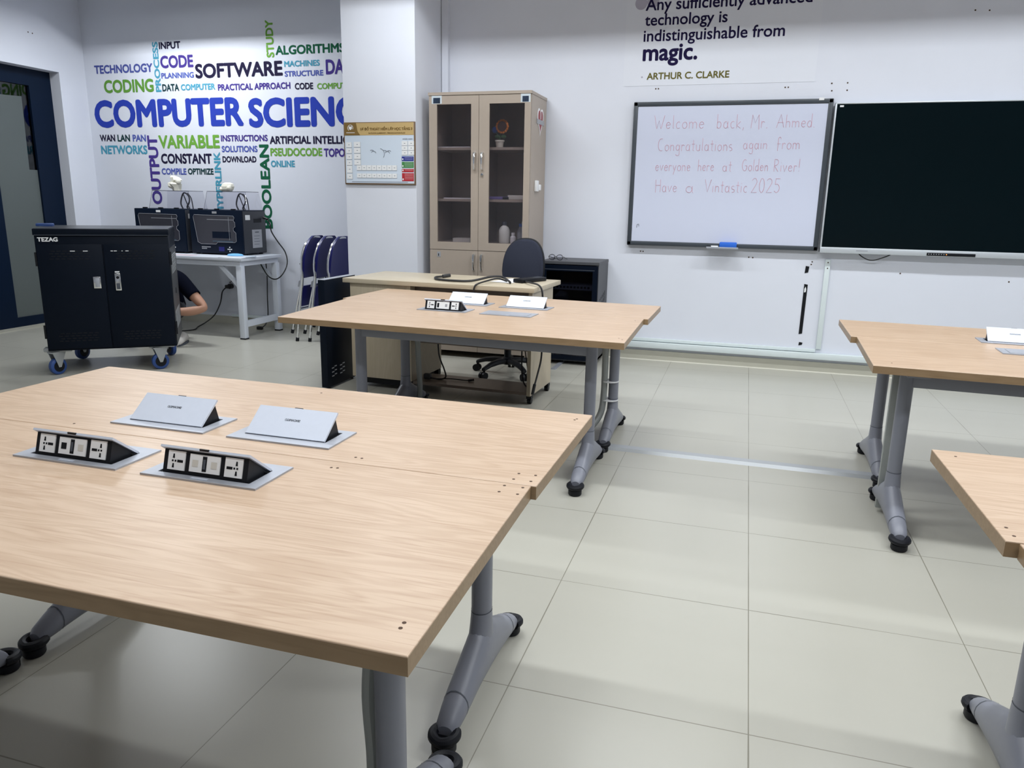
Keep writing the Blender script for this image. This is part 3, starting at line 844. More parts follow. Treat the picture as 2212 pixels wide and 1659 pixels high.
AN = [(-.928, -.344), (-.914, -.342), (-.541, -.321), (-.502, -.320), (-.541, -.357), (-.502, -.358), (-.514, -.879), (-.515, -.865), (-1.732, -.338)]
GT = 'wood-topped classroom tables'
tA1 = table('nearest wood-topped table with two open socket boxes, filling the lower left', [(-2.17, -.940), (-.477, -.937), (-.489, -.3045), (-2.165, -.302)],
            [(-1.94, -.630), (-.655, -.633)], 0, AN, group=GT)
tA2 = table('wood-topped table behind the nearest one, with two raised silver lids', [(-2.158, -.3015), (-.478, -.3035), (-.473, .272), (-2.148, .297)],
            [(-1.935, -.016), (-.692, -.016)], 0, AH, group=GT)
tB1 = table('front table of the pair before the desk, with one socket box open and one shut', [(-2.282, 1.492), (-.561, 1.424), (-.573, 2.151), (-2.33, 2.272)],
            [(-1.975, 1.76), (-.745, 1.68)], 0, [(-.601, 1.528), (-.582, 1.499), (-.606, 2.072)], group=GT)
tB2 = table('far table of the pair before the desk, with two white raised lids', [(-2.36, 2.276), (-.551, 2.154), (-.546, 2.705), (-2.345, 2.84)],
            [(-2.034, 2.43), (-.738, 2.33)], 0, [(-2.25, 2.40)], group=GT)
tC1 = table('front table of the right pair, with a closed socket box near the frame edge', [(.386, 1.318), (2.09, 1.22), (2.11, 1.88), (.412, 1.998)],
            [(.550, 1.54), (1.90, 1.46)], 0, [(.46, 1.39)], group=GT)
tC2 = table('far table of the right pair under the big display, with a white raised lid', [(.388, 2.001), (2.10, 1.883), (2.12, 2.44), (.395, 2.558)],
            [(.585, 2.24), (1.90, 2.14)], 0, group=GT)
tD2 = table('right foreground table with a notched corner, cut by the frame edge', [(.376, -.282), (2.05, -.272), (2.05, .275), (.368, .261)],
            [(.560, -.02), (1.86, -.015)], 0, [(.41, .217), (.395, -.216), (.397, -.254)], group=GT)
tD1 = table('sliver of table at the right frame edge, in front of the notched table', [(.398, -.90), (2.07, -.89), (2.07, -.276), (.397, -.286)],
            [(.62, -.640), (1.88, -.635)], 0, group=GT)
# flexible cable conduits clipped to some posts
def conduit(parent, pts, r, m_=None, ties=()):
    loc = parent.location
    mb = MB(); P = [Vector(p) - loc for p in pts]
    mb.tube(P, r, smooth=5, seg=10)
    c = mb.build('conduit', m_ or M['conduit'], parent)
    for (x, y, z, rr) in ties:
        mb = MB(); mb.lathe([(rr, 0), (rr, 0.005)], c=Vector((x, y, z)) - loc, seg=18)
        mb.build('cable_tie', M['white'], c)
conduit(tB2, [(-.787, 2.30, .66), (-.786, 2.30, .45), (-.786, 2.30, .24), (-.80, 2.27, .13), (-.86, 2.18, .05), (-.90, 2.12, .02)], 0.017,
        ties=[(-.758, 2.322, .58, .048), (-.758, 2.322, .32, .048), (-.758, 2.322, .215, .050)])
conduit(tB2, [(-1.965, 2.45, .62), (-1.962, 2.46, .35), (-1.962, 2.48, .14), (-1.985, 2.50, .05), (-2.03, 2.53, .022)], 0.017)
conduit(tA1, [(-.692, -.625, .655), (-.694, -.625, .50), (-.702, -.625, .38), (-.696, -.625, .24), (-.715, -.61, .12), (-.80, -.58, .03)], 0.014)
mb = MB(); mb.b2(-.026, .026, -.012, .012, 0.02, 0.665, bev=0.003)
o = mb.build('flat_conduit', M['conduit'], tC1); o.location = (.545 - tC1.location.x, 1.66 - tC1.location.y, 0)
mb = MB(); 
for z in (.655, .615):
    mb.cyl((0, 0, z), (0, -0.004, z), 0.007, seg=10)
o = mb.build('screw_cap', M['black'], tC1); o.location = (.538 - tC1.location.x, 1.645 - tC1.location.y, 0)

# ================================================================== POP-UP SOCKET BOXES
PW, PD = 0.280, 0.136
def plate_mesh(mb):
    a, b, c, d = PW / 2, PD / 2, 0.112, 0.048
    e = 0.034
    for (x0, x1, y0, y1) in ((-a, a, -b, -d), (-a, a, e, b), (-a, -c, -d, e), (c, a, -d, e)):
        mb.b2(x0, x1, y0, y1, 0, 0.004)
    mb.mi = 1
    mb.b2(-c, c, -d, d, 0.0, 0.0008)
    mb.mi = 0
Tt, Th = (-0.030, 0.050), (0.020, 0.011)      # top edge and rear foot of the box (y, z)
Fb = (-0.044, 0.003)
def open_box(label, loc, rz, group, kind=0):
    t = thing('pop_up_socket', label, 'socket box', loc, rz, group)
    mb = MB(); plate_mesh(mb); mb.build('plate', [M['alu'], M['black']], t, smooth=False)
    mb = MB(); mb.prism_yz([Fb, Tt, Th, (0.014, 0.001), (-0.044, 0.001)], -0.103, 0.103); body = mb.build('housing', M['black'], t, smooth=False)
    # lid: slab on the top slope, overhanging forward
    d = Vector((0, Th[0] - Tt[0], Th[1] - Tt[1])); L = d.length; d.normalize(); n = Vector((0, -d.z, d.y))
    if n.z < 0: n = -n
    a = Vector((0, *Tt)) - d * 0.009; b = Vector((0, *Th)) + d * 0.014
    mb = MB()
    q = [a + n * 0.0005, b + n * 0.0005, b + n * 0.0055, a + n * 0.0055]
    mb.prism_yz([(p.y, p.z) for p in q], -0.109, 0.109)
    lid = mb.build('lid', M['lid'], t, smooth=False)
    mb = MB()
    mid = (a + b) / 2 + n * 0.0060
    u = Vector((1, 0, 0))
    # lettering reads upside down from the lid side
    put_text(mb, 'SINOAMIGO', mid - u * 0.0 + Vector((-0.021, 0, 0)) + d * -0.003, (1, 0, 0), -d, 0.042, 0.007, bold=0.02)
    mb.build('lettering', M['print'], lid, smooth=False)
    mb = MB(); mb.box(a + n * 0.003 - d * 0.001, (0.022, 0.003, 0.004)); mb.build('catch', M['black'], lid, smooth=False)
    mb = MB(); mb.b2(-0.02, 0.02, -0.062, -0.055, 0.0036, 0.0048); mb.build('finger_slot', M['lid'], t, smooth=False)
    # front panel frame
    f0 = Vector((0, *Fb)); fu = Vector((0, Tt[0] - Fb[0], Tt[1] - Fb[1])); FH = fu.length; fu.normalize()
    fn = Vector((0, -fu.z, fu.y))
    def fp(x, z, o=0.0): return f0 + Vector((x, 0, 0)) + fu * z + fn * o
    def quad(mb, x0, x1, z0, z1, o0, o1):
        mb.prism([(x0, z0), (x1, z0), (x1, z1), (x0, z1)], lambda p: fp(p[0], p[1], o0), lambda p: fp(p[0], p[1], o1))
    for s in (-1, 1):
        mb = MB(); quad(mb, s * 0.070 - 0.021, s * 0.070 + 0.021, 0.007, 0.047, 0.0, 0.0025)
        so = mb.build('power_socket', M['white'], t, smooth=False)
        mb = MB()
        x = s * 0.070
        for (cx, cz, w_, h_) in ((-.007 * 1, .036, .005, .009), (-.007, .016, .005, .009), (-.009, .026, .004, .004), (-.002, .026, .004, .004), (.006, .026, .007, .0055), (.013, .026, .007, .0055)):
            cx *= 1 if s < 0 else -1
            k = 0.6 if h_ > .008 else 1.0
            mb.prism([(x + cx - w_ / 2, cz - h_ / 2), (x + cx + w_ / 2, cz - h_ / 2), (x + cx + w_ / 2 * k, cz + h_ / 2), (x + cx - w_ / 2 * k, cz + h_ / 2)],
                     lambda p: fp(p[0], p[1], 0.0022), lambda p: fp(p[0], p[1], 0.0030))
        mb.build('pin_holes', M['black'], so, smooth=False)
    mb = MB(); quad(mb, -0.037, 0.037, 0.008, 0.045, 0, 0.0025); dp = mb.build('data_panel', M['white'], t, smooth=False)
    if kind < 2:
        mb = MB(); quad(mb, -0.005, 0.005, 0.011, 0.042, 0.002, 0.0034); mb.build('hdmi_port', M['black'], dp, smooth=False)
        mb = MB(); quad(mb, -0.0028, 0.0028, 0.016, 0.036, 0.003, 0.0040); mb.build('port_tongue', M['print'], dp, smooth=False)
        for s in (-1, 1):
            mm = M['black'] if (kind == 1 and s < 0) else M['offw']
            mb = MB(); quad(mb, s * 0.023 - 0.007, s * 0.023 + 0.007, 0.019, 0.033, 0.002, 0.0032); mb.build('network_port', mm, dp, smooth=False)
    else:
        mb = MB(); quad(mb, -0.032, -0.021, 0.014, 0.038, 0.002, 0.0032); mb.build('hdmi_port', M['black'], dp, smooth=False)
        mb = MB(); quad(mb, 0.014, 0.026, 0.019, 0.034, 0.002, 0.0032); mb.build('network_port', M['label'], dp, smooth=False)
        mb = MB(); quad(mb, -0.002, 0.035, 0.0475, 0.0535, 0.0, 0.0012); mb.build('sticker', M['lilac'], t, smooth=False)
    return t
def shut_box(label, loc, rz, group):
    t = thing('pop_up_socket', label, 'socket box', loc, rz, group)
    mb = MB(); plate_mesh(mb); mb.build('plate', [M['alu'], M['black']], t, smooth=False)
    MB().b2(-0.1105, 0.1105, -0.0465, 0.0465, 0.001, 0.0046).build('lid', M['alu'], t, smooth=False)
    mb = MB(); mb.b2(-0.02, 0.02, -0.062, -0.055, 0.0036, 0.0048); mb.build('finger_slot', M['lid'], t, smooth=False)
    return t
GS = 'pop-up socket boxes in the tables'
Z = TOP
open_box('open socket box at right front of the nearest table, with a grey network port', (-1.140, -.446, Z), 0, GS, 0)
open_box('open socket box at far left of the nearest table, with a black left port', (-1.484, -.446, Z), 0, GS, 1)
open_box('raised silver lid tilted to the camera, left one behind the open sockets', (-1.484, -.170, Z), PI, GS, 0)
open_box('raised silver lid tilted to the camera, right one behind the open sockets', (-1.135, -.172, Z), PI, GS, 0)
open_box('open black socket box on the table before the desk', (-1.618, 2.053, Z), -0.045, GS, 2)
open_box('white raised lid partly behind the open black socket box before the desk', (-1.598, 2.342, Z), PI - 0.055, GS, 0)
open_box('white raised lid at the right of the four boxes before the desk', (-1.242, 2.315, Z), PI - 0.055, GS, 0)
shut_box('closed flat grey socket box on the table before the desk', (-1.256, 2.030, Z), -0.055, GS)
open_box('white raised lid on the far right table below the big display', (1.068, 2.098, Z), PI - 0.055, GS, 0)
shut_box('closed grey socket box on the right pair of tables at the frame edge', (1.078, 1.828, Z), -0.055, GS)

# ================================================================== TALL GLAZED CUPBOARD
CX, CY0, CY1, CT = -2.165, 4.12, 4.585, 2.092
cb = thing('glazed_cupboard', 'tall taupe cupboard with two glass doors above two solid doors', 'cupboard', (CX, CY0, 0))
hw = 0.418; D = CY1 - CY0
mb = MB()
for s in (-1, 1):
    mb.b2(s * hw, s * (hw - 0.018), 0.020, D, 0.0, CT - 0.022)
mb.b2(-hw + 0.018, hw - 0.018, D - 0.012, D, 0.04, CT - 0.022)
mb.b2(-hw - 0.004, hw + 0.004, -0.004, D, CT - 0.022, CT)
mb.b2(-hw + 0.018, hw - 0.018, 0.02, D - 0.012, 0.05, 0.07)
mb.b2(-hw + 0.018, hw - 0.018, 0.03, D - 0.012, 0.87, 0.945)
mb.b2(-0.009, 0.009, 0.02, D - 0.012, 0.07, CT - 0.022)
mb.build('carcass', M['cab'], cb, smooth=False)
for z in (1.665, 1.268):
    MB().b2(-hw + 0.019, hw - 0.019, 0.05, D - 0.013, z, z + 0.02).build('shelf', M['cab'], cb, smooth=False)
def handle(parent, x, z):
    mb = MB()
    mb.tube([(x, 0.002, z - 0.064), (x, -0.016, z - 0.058), (x, -0.024, z - 0.03), (x, -0.026, z), (x, -0.024, z + 0.03), (x, -0.016, z + 0.058), (x, 0.002, z + 0.064)],
            [.009, .008, .0065, .0075, .009, .011, .011], smooth=0, seg=10)
    mb.build('handle', M['chrome'], parent)
for s in (-1, 1):
    g = 0.0015
    x0, x1 = sorted((s * g, s * (hw - 0.002)))
    mb = MB()
    fz0, fz1 = 0.886, CT - 0.026
    ix0, ix1 = (x0 + 0.066, x1 - 0.062) if s < 0 else (x0 + 0.084, x1 - 0.048)
    iz0, iz1 = 0.947, 2.003
    mb.b2(x0, ix0, 0, 0.018, fz0, fz1); mb.b2(ix1, x1, 0, 0.018, fz0, fz1)
    mb.b2(ix0, ix1, 0, 0.018, fz0, iz0); mb.b2(ix0, ix1, 0, 0.018, iz1, fz1)
    dr = mb.build('glass_door', M['cab'], cb, smooth=False)
    MB().b2(ix0, ix1, 0.007, 0.011, iz0, iz1).build('pane', M['glass'], dr, smooth=False)
    handle(dr, s * 0.031, 1.578)
    mb = MB(); mb.b2(x0, x1, 0, 0.018, 0.052, 0.882)
    lr = mb.build('lower_door', M['cab'], cb, smooth=False)
    handle(lr, s * 0.033, 0.79)
    if s > 0:
        MB().lathe([(.0105, 0), (.0105, .012), (.006, .013)], c=(0.032, 0.001, 1.476), axis=(0, -1, 0)).build('lock', M['chrome'], dr)
    else:
        MB().b2(-0.352, -0.322, -0.002, 0.0, 0.825, 0.866).build('lock_label', M['label'], lr, smooth=False)
        MB().b2(-0.342, -0.336, -0.004, -0.001, 0.832, 0.852).build('lock_slot', M['black'], lr, smooth=False)
    # picture sticker in the upper corner
    xa, xb = (-0.392, -0.308) if s < 0 else (0.336, 0.412)
    st = MB().b2(xa, xb, -0.0012, 0.0, 2.008, 2.068).build('picture_sticker', mat('sticker_white', (0.55, 0.62, 0.66), 0.5), dr, smooth=False)
    mb = MB(); mb.b2(xa + 0.013, xb - 0.013, -0.0018, -0.0012, 2.011, 2.052); mb.build('sticker_photo', mat('sticker_photo', (0.015, 0.03, 0.06), 0.4, noise=0.9, nscale=90), st, smooth=False)
# heart-shaped sticker on the right side
hx = hw + 0.001
def heart(sc):
    pts = []
    for k in range(40):
        a = 2 * PI * k / 40
        pts.append((16 * math.sin(a) ** 3 / 16 * sc * 0.92, (13 * math.cos(a) - 5 * math.cos(2 * a) - 2 * math.cos(3 * a) - math.cos(4 * a)) / 16 * sc * 1.18))
    return pts
ht = thing('heart_sticker', 'white and red heart sticker on the side of the tall cupboard', 'sticker', (CX + hx, CY0 + 0.27, 1.905))
MB().prism_yz(heart(0.096), 0.0, 0.003).build('heart_border', M['paper'], ht, smooth=False)
MB().prism_yz(heart(0.078), 0.003, 0.004).build('heart_centre', M['red'], ht, smooth=False)
MB().b2(0.0, 0.0055, -0.105, 0.105, -0.035, 0.0).build('ribbon', M['label'], ht, smooth=False)
MB().b2(0.004, 0.0052, -0.006, 0.006, 0.005, 0.06).build('figure_mark', M['paper'], ht, smooth=False)
hk = thing('white_switch_hook', 'small white plastic hook stuck on the side of the tall cupboard', 'hook', (CX + hx, CY0 + 0.19, 1.355))
MB().b2(0, 0.02, -0.05, 0.02, 0, 0.085, bev=0.004).build('base', M['white'], hk)
MB().b2(0.0, 0.028, 0.02, 0.06, 0.01, 0.055, bev=0.004).build('hook_arm', M['white'], hk)
# --- contents of the cupboard
IY = CY0
def pot_flower():
    t = thing('toy_sunflower', 'felt sunflower with blue bloom in a white pot on the top shelf', 'toy plant', (-2.035, IY + 0.13, 1.6856))
    MB().lathe([(.026, 0), (.033, .045), (.038, .046), (.038, .058), (.030, .058), (.028, .05)]).build('pot', M['ivory'], t)
    mb = MB(); mb.tube([(0, 0, .05), (.006, 0, .10), (.020, -.004, .15)], 0.004, smooth=4); mb.tube([(0, 0, .06), (-.02, 0, .10), (-.035, 0, .125)], 0.003, smooth=4)
    mb.build('stem', M['leaf'], t)
    for sx in (-1, 1):
        mb = MB(); mb.ball((sx * .026 + .006, 0, .085), .022, sc=(1, .3, .6)); mb.build('leaf', M['leaf'], t)
    mb = MB()
    for k in range(14):
        a = 2 * PI * k / 14
        mb.ball((.024 + .042 * math.cos(a), -.012, .160 + .042 * math.sin(a)), .013, seg=10, sc=(1, .5, 1))
    mb.build('petals', M['orange'], t)
    MB().cyl((.024, -.006, .160), (.024, -.02, .160), .038, seg=24).build('flower_head', M['brownf'], t)
    MB().ball((-.042, 0, .135), .024, sc=(1, .5, 1)).build('blue_bloom', M['bluef'], t)
pot_flower()
def bottle(name, label, x, y, z, prof, m_, capprof, capm):
    t = thing(name, label, 'bottle', (x, y, z))
    MB().lathe(prof).build('bottle_body', m_, t)
    MB().lathe(capprof).build('cap', capm, t)
BZ = 0.9455
bottle('plastic_bottle', 'large milky plastic bottle with dark cap on the lowest glazed shelf', -1.985, IY + 0.13, BZ, [(.040, 0), (.045, .01), (.045, .10), (.034, .125), (.017, .138), (.017, .142)], M['bottle'],
       [(.019, .142), (.019, .168)], M['print'])
bottle('plastic_bottle', 'small white bottle beside the large milky bottle', -1.905, IY + 0.11, BZ, [(.022, 0), (.024, .005), (.024, .05), (.012, .062), (.012, .065)], M['white'], [(.014, .065), (.014, .085)], M['white'])
bottle('plastic_bottle', 'clear bottle with blue cap behind the small white bottle', -1.872, IY + 0.21, BZ, [(.028, 0), (.030, .01), (.030, .09), (.013, .125), (.013, .13)], M['label'], [(.014, .13), (.014, .155)], M['blue'])
bottle('spray_bottle', 'tall white bottle at the right edge of the lowest glazed shelf', -1.800, IY + 0.11, BZ, [(.030, 0), (.032, .01), (.032, .17), (.026, .185), (.026, .19)], M['white'], [(.022, .19), (.020, .215)], M['offw'])
o = MB().b2(-.14, .14, -.10, .10, 0, .006).build('paper_sheet', M['paper'], smooth=False); o.location = (-2.40, IY + 0.17, 1.6855)
tag(o, 'white papers lying on the upper left cupboard shelf', 'paper')
o = MB().b2(-.075, .075, -.06, .06, 0, .03).build('paper_box', M['offw'], smooth=False); o.location = (-2.33, IY + 0.12, BZ)
tag(o, 'small pale box at the bottom left of the glazed compartment', 'box')
pf = thing('folder_pile', 'purple folder with black clip on the middle right shelf', 'folder', (-2.03, IY + 0.16, 1.2885), 0.1)
MB().b2(-.085, .085, -.10, .10, 0, .022, bev=0.002).build('folder', M['purple'], pf)
MB().b2(.04, .085, -.113, -.10, .0, .02).build('clip', M['black'], pf, smooth=False)
o = MB().b2(-.07, .07, -.08, .08, 0, .034, bev=0.003).build('flat_box', M['offw']); o.location = (-1.872, IY + 0.15, 1.2885)
tag(o, 'flat pale box beside the purple folder on the middle shelf', 'box')
o = MB().b2(-.12, .12, -.10, .10, 0, .008).build('paper_sheet', M['paper'], smooth=False); o.location = (-2.38, IY + 0.2, 1.2885)
tag(o, 'white papers lying on the middle left cupboard shelf', 'paper')

# ================================================================== TEACHER DESK
DKX, DKY, DKR, DKW, DKD, DKT = -2.695, 2.872, -0.045, 1.362, 0.60, 0.752
dk = thing('teacher_desk', 'pale maple teacher desk on casters behind the middle tables', 'desk', (DKX, DKY, 0), DKR)
MB().b2(0, DKW, 0, DKD, DKT - 0.030, DKT, bev=0.003).build('desktop', M['desk'], dk)
MB().b2(0.045, 0.475, 0.022, 0.50, 0.075, DKT - 0.030).build('drawer_pedestal', M['deskv'], dk, smooth=False)
MB().b2(0.06, 0.46, 0.05, 0.48, 0.030, 0.075).build('plinth', M['black'], dk, smooth=False)
MB().b2(0.4755, 0.500, 0.020, 0.50, 0.075, DKT - 0.030).build('inner_panel', M['desk'], dk, smooth=False)
MB().b2(DKW - 0.042, DKW - 0.018, 0.022, 0.475, 0.055, DKT - 0.030).build('side_panel', M['deskv'], dk, smooth=False)
MB().b2(0.500, DKW - 0.042, 0.085, 0.103, 0.335, DKT - 0.030).build('modesty_panel', M['brown'], dk, smooth=False)
MB().b2(0.500, DKW - 0.042, 0.03, 0.30, 0.058, 0.076).build('bottom_board', M['brown'], dk, smooth=False)
for (x, y) in ((DKW - 0.03, 0.05), (DKW - 0.03, 0.43), (0.488, 0.05), (0.488, 0.46), (0.07, 0.07)):
    mb = MB()
    mb.b2(x - 0.017, x + 0.017, y - 0.02, y + 0.02, 0.036, 0.075 if x < 1 else 0.055)
    mb.cyl((x - 0.013, y + 0.005, 0.021), (x + 0.013, y + 0.005, 0.021), 0.021, seg=18)
    mb.build('caster', M['black'], dk)
def onto(o):
    return o
def tagc(mb, name, m_, label, cat, group=None):
    return tag(mb.build(name, m_), label, cat, group)
# cables and small items on the desk
zt = DKT
mb = MB()
mb.tube([(-2.075, 3.18, zt + .012), (-2.11, 3.10, zt + .010), (-2.05, 2.99, zt + .0095), (-1.93, 2.95, zt + .0095), (-1.80, 2.96, zt + .013), (-1.70, 3.05, zt + .035), (-1.63, 3.08, zt + .035), (-1.56, 3.02, zt + .014), (-1.545, 2.99, zt + .0095)], 0.0075, smooth=6)
mb.cyl((-2.085, 3.165, zt + .012), (-2.045, 3.205, zt + .018), 0.012, seg=10)
tagc(mb, 'display_lead', M['cable'], 'thick black lead lying in a curve across the pale desk', 'cable')
mb = MB()
mb.tube([(-1.60, 3.10, zt + .006), (-1.65, 3.05, zt + .026), (-1.685, 2.93, zt + .02), (-1.712, 2.84, zt + .009), (-1.725, 2.815, zt - .005), (-1.735, 2.8135, zt - .06), (-1.74, 2.814, zt - .20)], 0.0055, smooth=6)
tagc(mb, 'hanging_lead', M['cable'], 'black lead dropping over the front edge of the pale desk', 'cable')
mb = MB()
mb.tube([(-1.475, 3.10, zt + .010), (-1.40, 2.98, zt + .016), (-1.33, 2.90, zt + .012), (-1.302, 2.88, zt - .02), (-1.297, 2.885, zt - .10), (-1.299, 2.90, .45), (-1.303, 2.91, .30), (-1.312, 2.86, .20), (-1.318, 2.80, .125)], 0.006, smooth=6)
mb.cyl((-1.316, 2.812, .145), (-1.320, 2.778, .085), 0.010, seg=10)
tagc(mb, 'side_lead', M['cable'], 'black lead hanging down the right side panel of the desk', 'cable')
rm = thing('power_adapter', 'black adapter box at the right end of the desk', 'adapter', (-1.47, 3.20, zt + 0.0005), 1.15)
MB().b2(-.13, .13, -.04, .04, 0, .026, bev=0.006).build('case', M['black'], rm)
for k in range(4):
    MB().b2(.04 + k * .018, .050 + k * .018, -.02, .02, .0258, .0268).build('key', M['print'], rm, smooth=False)
o = MB().b2(-.08, .08, -.13, .13, 0, .0015).build('note_sheet', M['paper'], smooth=False)
o.location = (-1.60, 3.19, zt + 0.0004); o.rotation_euler = (0, 0, -0.3)
tag(o, 'white sheet of paper under the leads on the desk', 'paper')
# leads under the desk
mb = MB()
mb.tube([(-2.055, 3.00, .36), (-2.045, 3.00, .24), (-2.01, 3.00, .15), (-1.995, 2.99, .098), (-2.03, 2.97, .084), (-2.10, 2.96, .092)], 0.0055, smooth=6)
mb.box((-2.115, 2.96, .100), (.05, .035, .038), bev=0.006)
tagc(mb, 'power_plug_lead', M['cable'], 'black plug and lead resting on the brown board under the desk', 'cable')
mb = MB()
mb.tube([(-2.05, 2.985, .082), (-1.96, 3.0, .086), (-1.88, 3.0, .084), (-1.83, 3.005, .083)], 0.004, smooth=5)
mb.cyl((-1.835, 3.0, .084), (-1.80, 3.02, .088), .008, seg=8)
tagc(mb, 'thin_lead', M['cable'], 'thin black lead with jack lying flat under the desk', 'cable')
mb = MB(); mb.tube([(-2.165, 2.87, .45), (-2.150, 2.87, .22), (-2.148, 2.875, .12), (-2.152, 2.88, .085)], 0.004, smooth=5)
tagc(mb, 'pedestal_lead', M['cable'], 'thin black lead hanging beside the drawer pedestal', 'cable')
mb = MB()
mb.tube([(-1.445, 2.95, .36), (-1.443, 2.95, .20), (-1.43, 2.95, .12), (-1.405, 2.94, .09)], 0.005, smooth=5)
mb.tube([(-1.43, 2.955, .36), (-1.41, 2.955, .24), (-1.395, 2.95, .15), (-1.392, 2.94, .09)], 0.004, smooth=5)
tagc(mb, 'hanging_lead_pair', M['cable'], 'pair of black leads hanging inside the right desk panel', 'cable')

# ================================================================== SLIM BLACK CABINET
tw = thing('slim_black_cabinet', 'slim black slotted metal cabinet between the folding chairs and the desk', 'cabinet', (-2.752, 2.735, 0))
MB().b2(-0.05, 0.0, 0.0, 0.42, 0.012, 0.745, bev=0.002).build('body', M['cart'], tw)
MB().b2(-0.052, 0.001, 0.0, 0.42, 0.7455, 0.748).build('top_trim', M['alu'], tw, smooth=False)
for (a, b) in ((0.05, 0.02), (0.05, 0.38)):
    MB().cyl((-0.025, a if b == .02 else .37, 0), (-0.025, a if b == .02 else .37, 0.012), 0.012, seg=12).build('foot', M['rubber'], tw)
mb = MB()
for blk in (0, 1):
    for r_ in range(3):
        for c_ in range(2):
            y = 0.055 + blk * 0.11 + c_ * 0.036
            z = 0.135 - r_ * 0.028 + c_ * 0.008
            mb.b2(0.0, 0.001, y, y + 0.030, z, z + 0.0075)
mb.build('vent_slots', M['label'], tw, smooth=False)  # pale grey paint stands for light showing through the slots

# ================================================================== OFFICE CHAIR
oc = thing('office_chair', 'dark grey swivel office chair behind the teacher desk', 'chair', (-1.755, 3.645, 0), -0.22)
mb = MB()
for k in range(5):
    a = (math.radians(-116 + 72 * k) + 0.22)
    d = Vector((math.cos(a), math.sin(a), 0))
    pr = [(0.03, .105, .028, .022), (0.10, .108, .026, .022), (0.18, .098, .023, .02), (0.235, .080, .02, .016), (0.258, .072, .018, .014)]
    u = Vector((-d.y, d.x, 0))
    mb.rings([[d * r + Vector((0, 0, z)) + u * w_ * math.cos(2 * PI * j / 10) + Vector((0, 0, h_ * math.sin(2 * PI * j / 10))) for j in range(10)] for (r, z, w_, h_) in pr])
mb.lathe([(.04, .08), (.045, .09), (.045, .125), (.03, .135)])
mb.build('star_base', M['black'], oc)
for k in range(5):
    a = (math.radians(-116 + 72 * k) + 0.22)
    d = Vector((math.cos(a), math.sin(a), 0)); u = Vector((-d.y, d.x, 0))
    c = d * 0.25
    mb = MB()
    for s in (-1, 1):
        mb.cyl(c + u * s * 0.006 + Vector((0, 0, .027)) + d * 0.008, c + u * s * 0.025 + Vector((0, 0, .027)) + d * 0.008, 0.027, seg=18)
    mb.cyl(c + Vector((0, 0, .03)), c + Vector((0, 0, .072)), 0.009, seg=10)
    mb.build('caster', M['black'], oc)
mb = MB(); mb.cyl((0, 0, .13), (0, 0, .26), .026); mb.cyl((0, 0, .26), (0, 0, .42), .015); mb.build('gas_column', M['black'], oc)
mb = MB(); mb.box((0, 0, .43), (.22, .20, .03), bev=.008); mb.tube([(0, .06, .43), (0, .20, .43), (0, .255, .48), (0, .255, .64)], .018, smooth=5); mb.build('seat_mechanism', M['black'], oc)
def slab(mb, outline, f, th):
    mb.prism(outline, lambda p: f(p, 0), lambda p: f(p, th))
out = [(0.215 * math.copysign(abs(math.cos(a)) ** .6, math.cos(a)), 0.21 * math.copysign(abs(math.sin(a)) ** .6, math.sin(a))) for a in [2 * PI * k / 36 for k in range(36)]]
mb = MB()
mb.rings([[Vector((p[0] * s, p[1] * s - 0.01, z)) for p in out] for (s, z) in ((.90, .445), (1.0, .455), (1.02, .48), (.98, .505), (.88, .515))])
mb.build('seat', M['slate'], oc)
def back_out(s):
    pts = []
    for k in range(48):
        a = 2 * PI * k / 48
        x, z = math.cos(a), math.sin(a)
        e = 0.62 if z < 0 else 0.82
        xx = math.copysign(abs(x) ** e, x) * 0.176; zz = math.copysign(abs(z) ** e, z) * 0.245
        xx *= 1.0 + (-0.05 if z < 0 else 0)
        pts.append((xx * s, zz * s))
    return pts
def bk(p, off): return Vector((p[0], 0.235 + off - 0.9 * p[0] ** 2 + 0.02 * (p[1] / .24), 0.755 + p[1]))
mb = MB(); mb.rings([[bk(p, o_) for p in back_out(s)] for (s, o_) in ((.93, -.022), (.985, -.012), (1.0, 0.0))]); mb.build('backrest', M['slate'], oc)
mb = MB(); mb.rings([[bk(p, o_) for p in back_out(s)] for (s, o_) in ((1.0, 0.0005), (1.035, .006), (1.03, .018), (.90, .032))]); mb.build('back_shell', M['black'], oc)

# ================================================================== SERVER RACK CABINET
rk = thing('rack_cabinet', 'dark grey network rack cabinet with glass door against the white wall', 'cabinet', (-1.645, 4.15, 0))
RW, RD, RH = 0.462, 0.43, 0.825
mb = MB()
mb.b2(0, 0.02, 0.012, RD, 0.03, RH); mb.b2(RW - 0.02, RW, 0.012, RD, 0.03, RH); mb.b2(0, RW, 0.012, RD, 0.03, 0.05); mb.b2(-0.003, RW + 0.003, 0.006, RD, RH - 0.025, RH, bev=0.003)
mb.b2(0.02, RW - 0.02, RD - 0.01, RD, 0.05, RH - 0.025)
mb.build('body', M['rack'], rk, smooth=False)
mb = MB()
mb.b2(0.004, 0.045, 0, 0.012, 0.04, RH - 0.03); mb.b2(RW - 0.045, RW - 0.004, 0, 0.012, 0.04, RH - 0.03); mb.b2(0.045, RW - 0.045, 0, 0.012, 0.04, 0.075); mb.b2(0.045, RW - 0.045, 0, 0.012, RH - 0.075, RH - 0.03)
dr = mb.build('door', M['rackdark'], rk, smooth=False)
MB().b2(0.045, RW - 0.045, 0.004, 0.008, 0.075, RH - 0.075).build('pane', M['smoke'], dr, smooth=False)
MB().b2(0.03, RW - 0.03, -0.001, 0.0, RH - 0.066, RH - 0.062).build('door_seam', M['print'], dr, smooth=False)
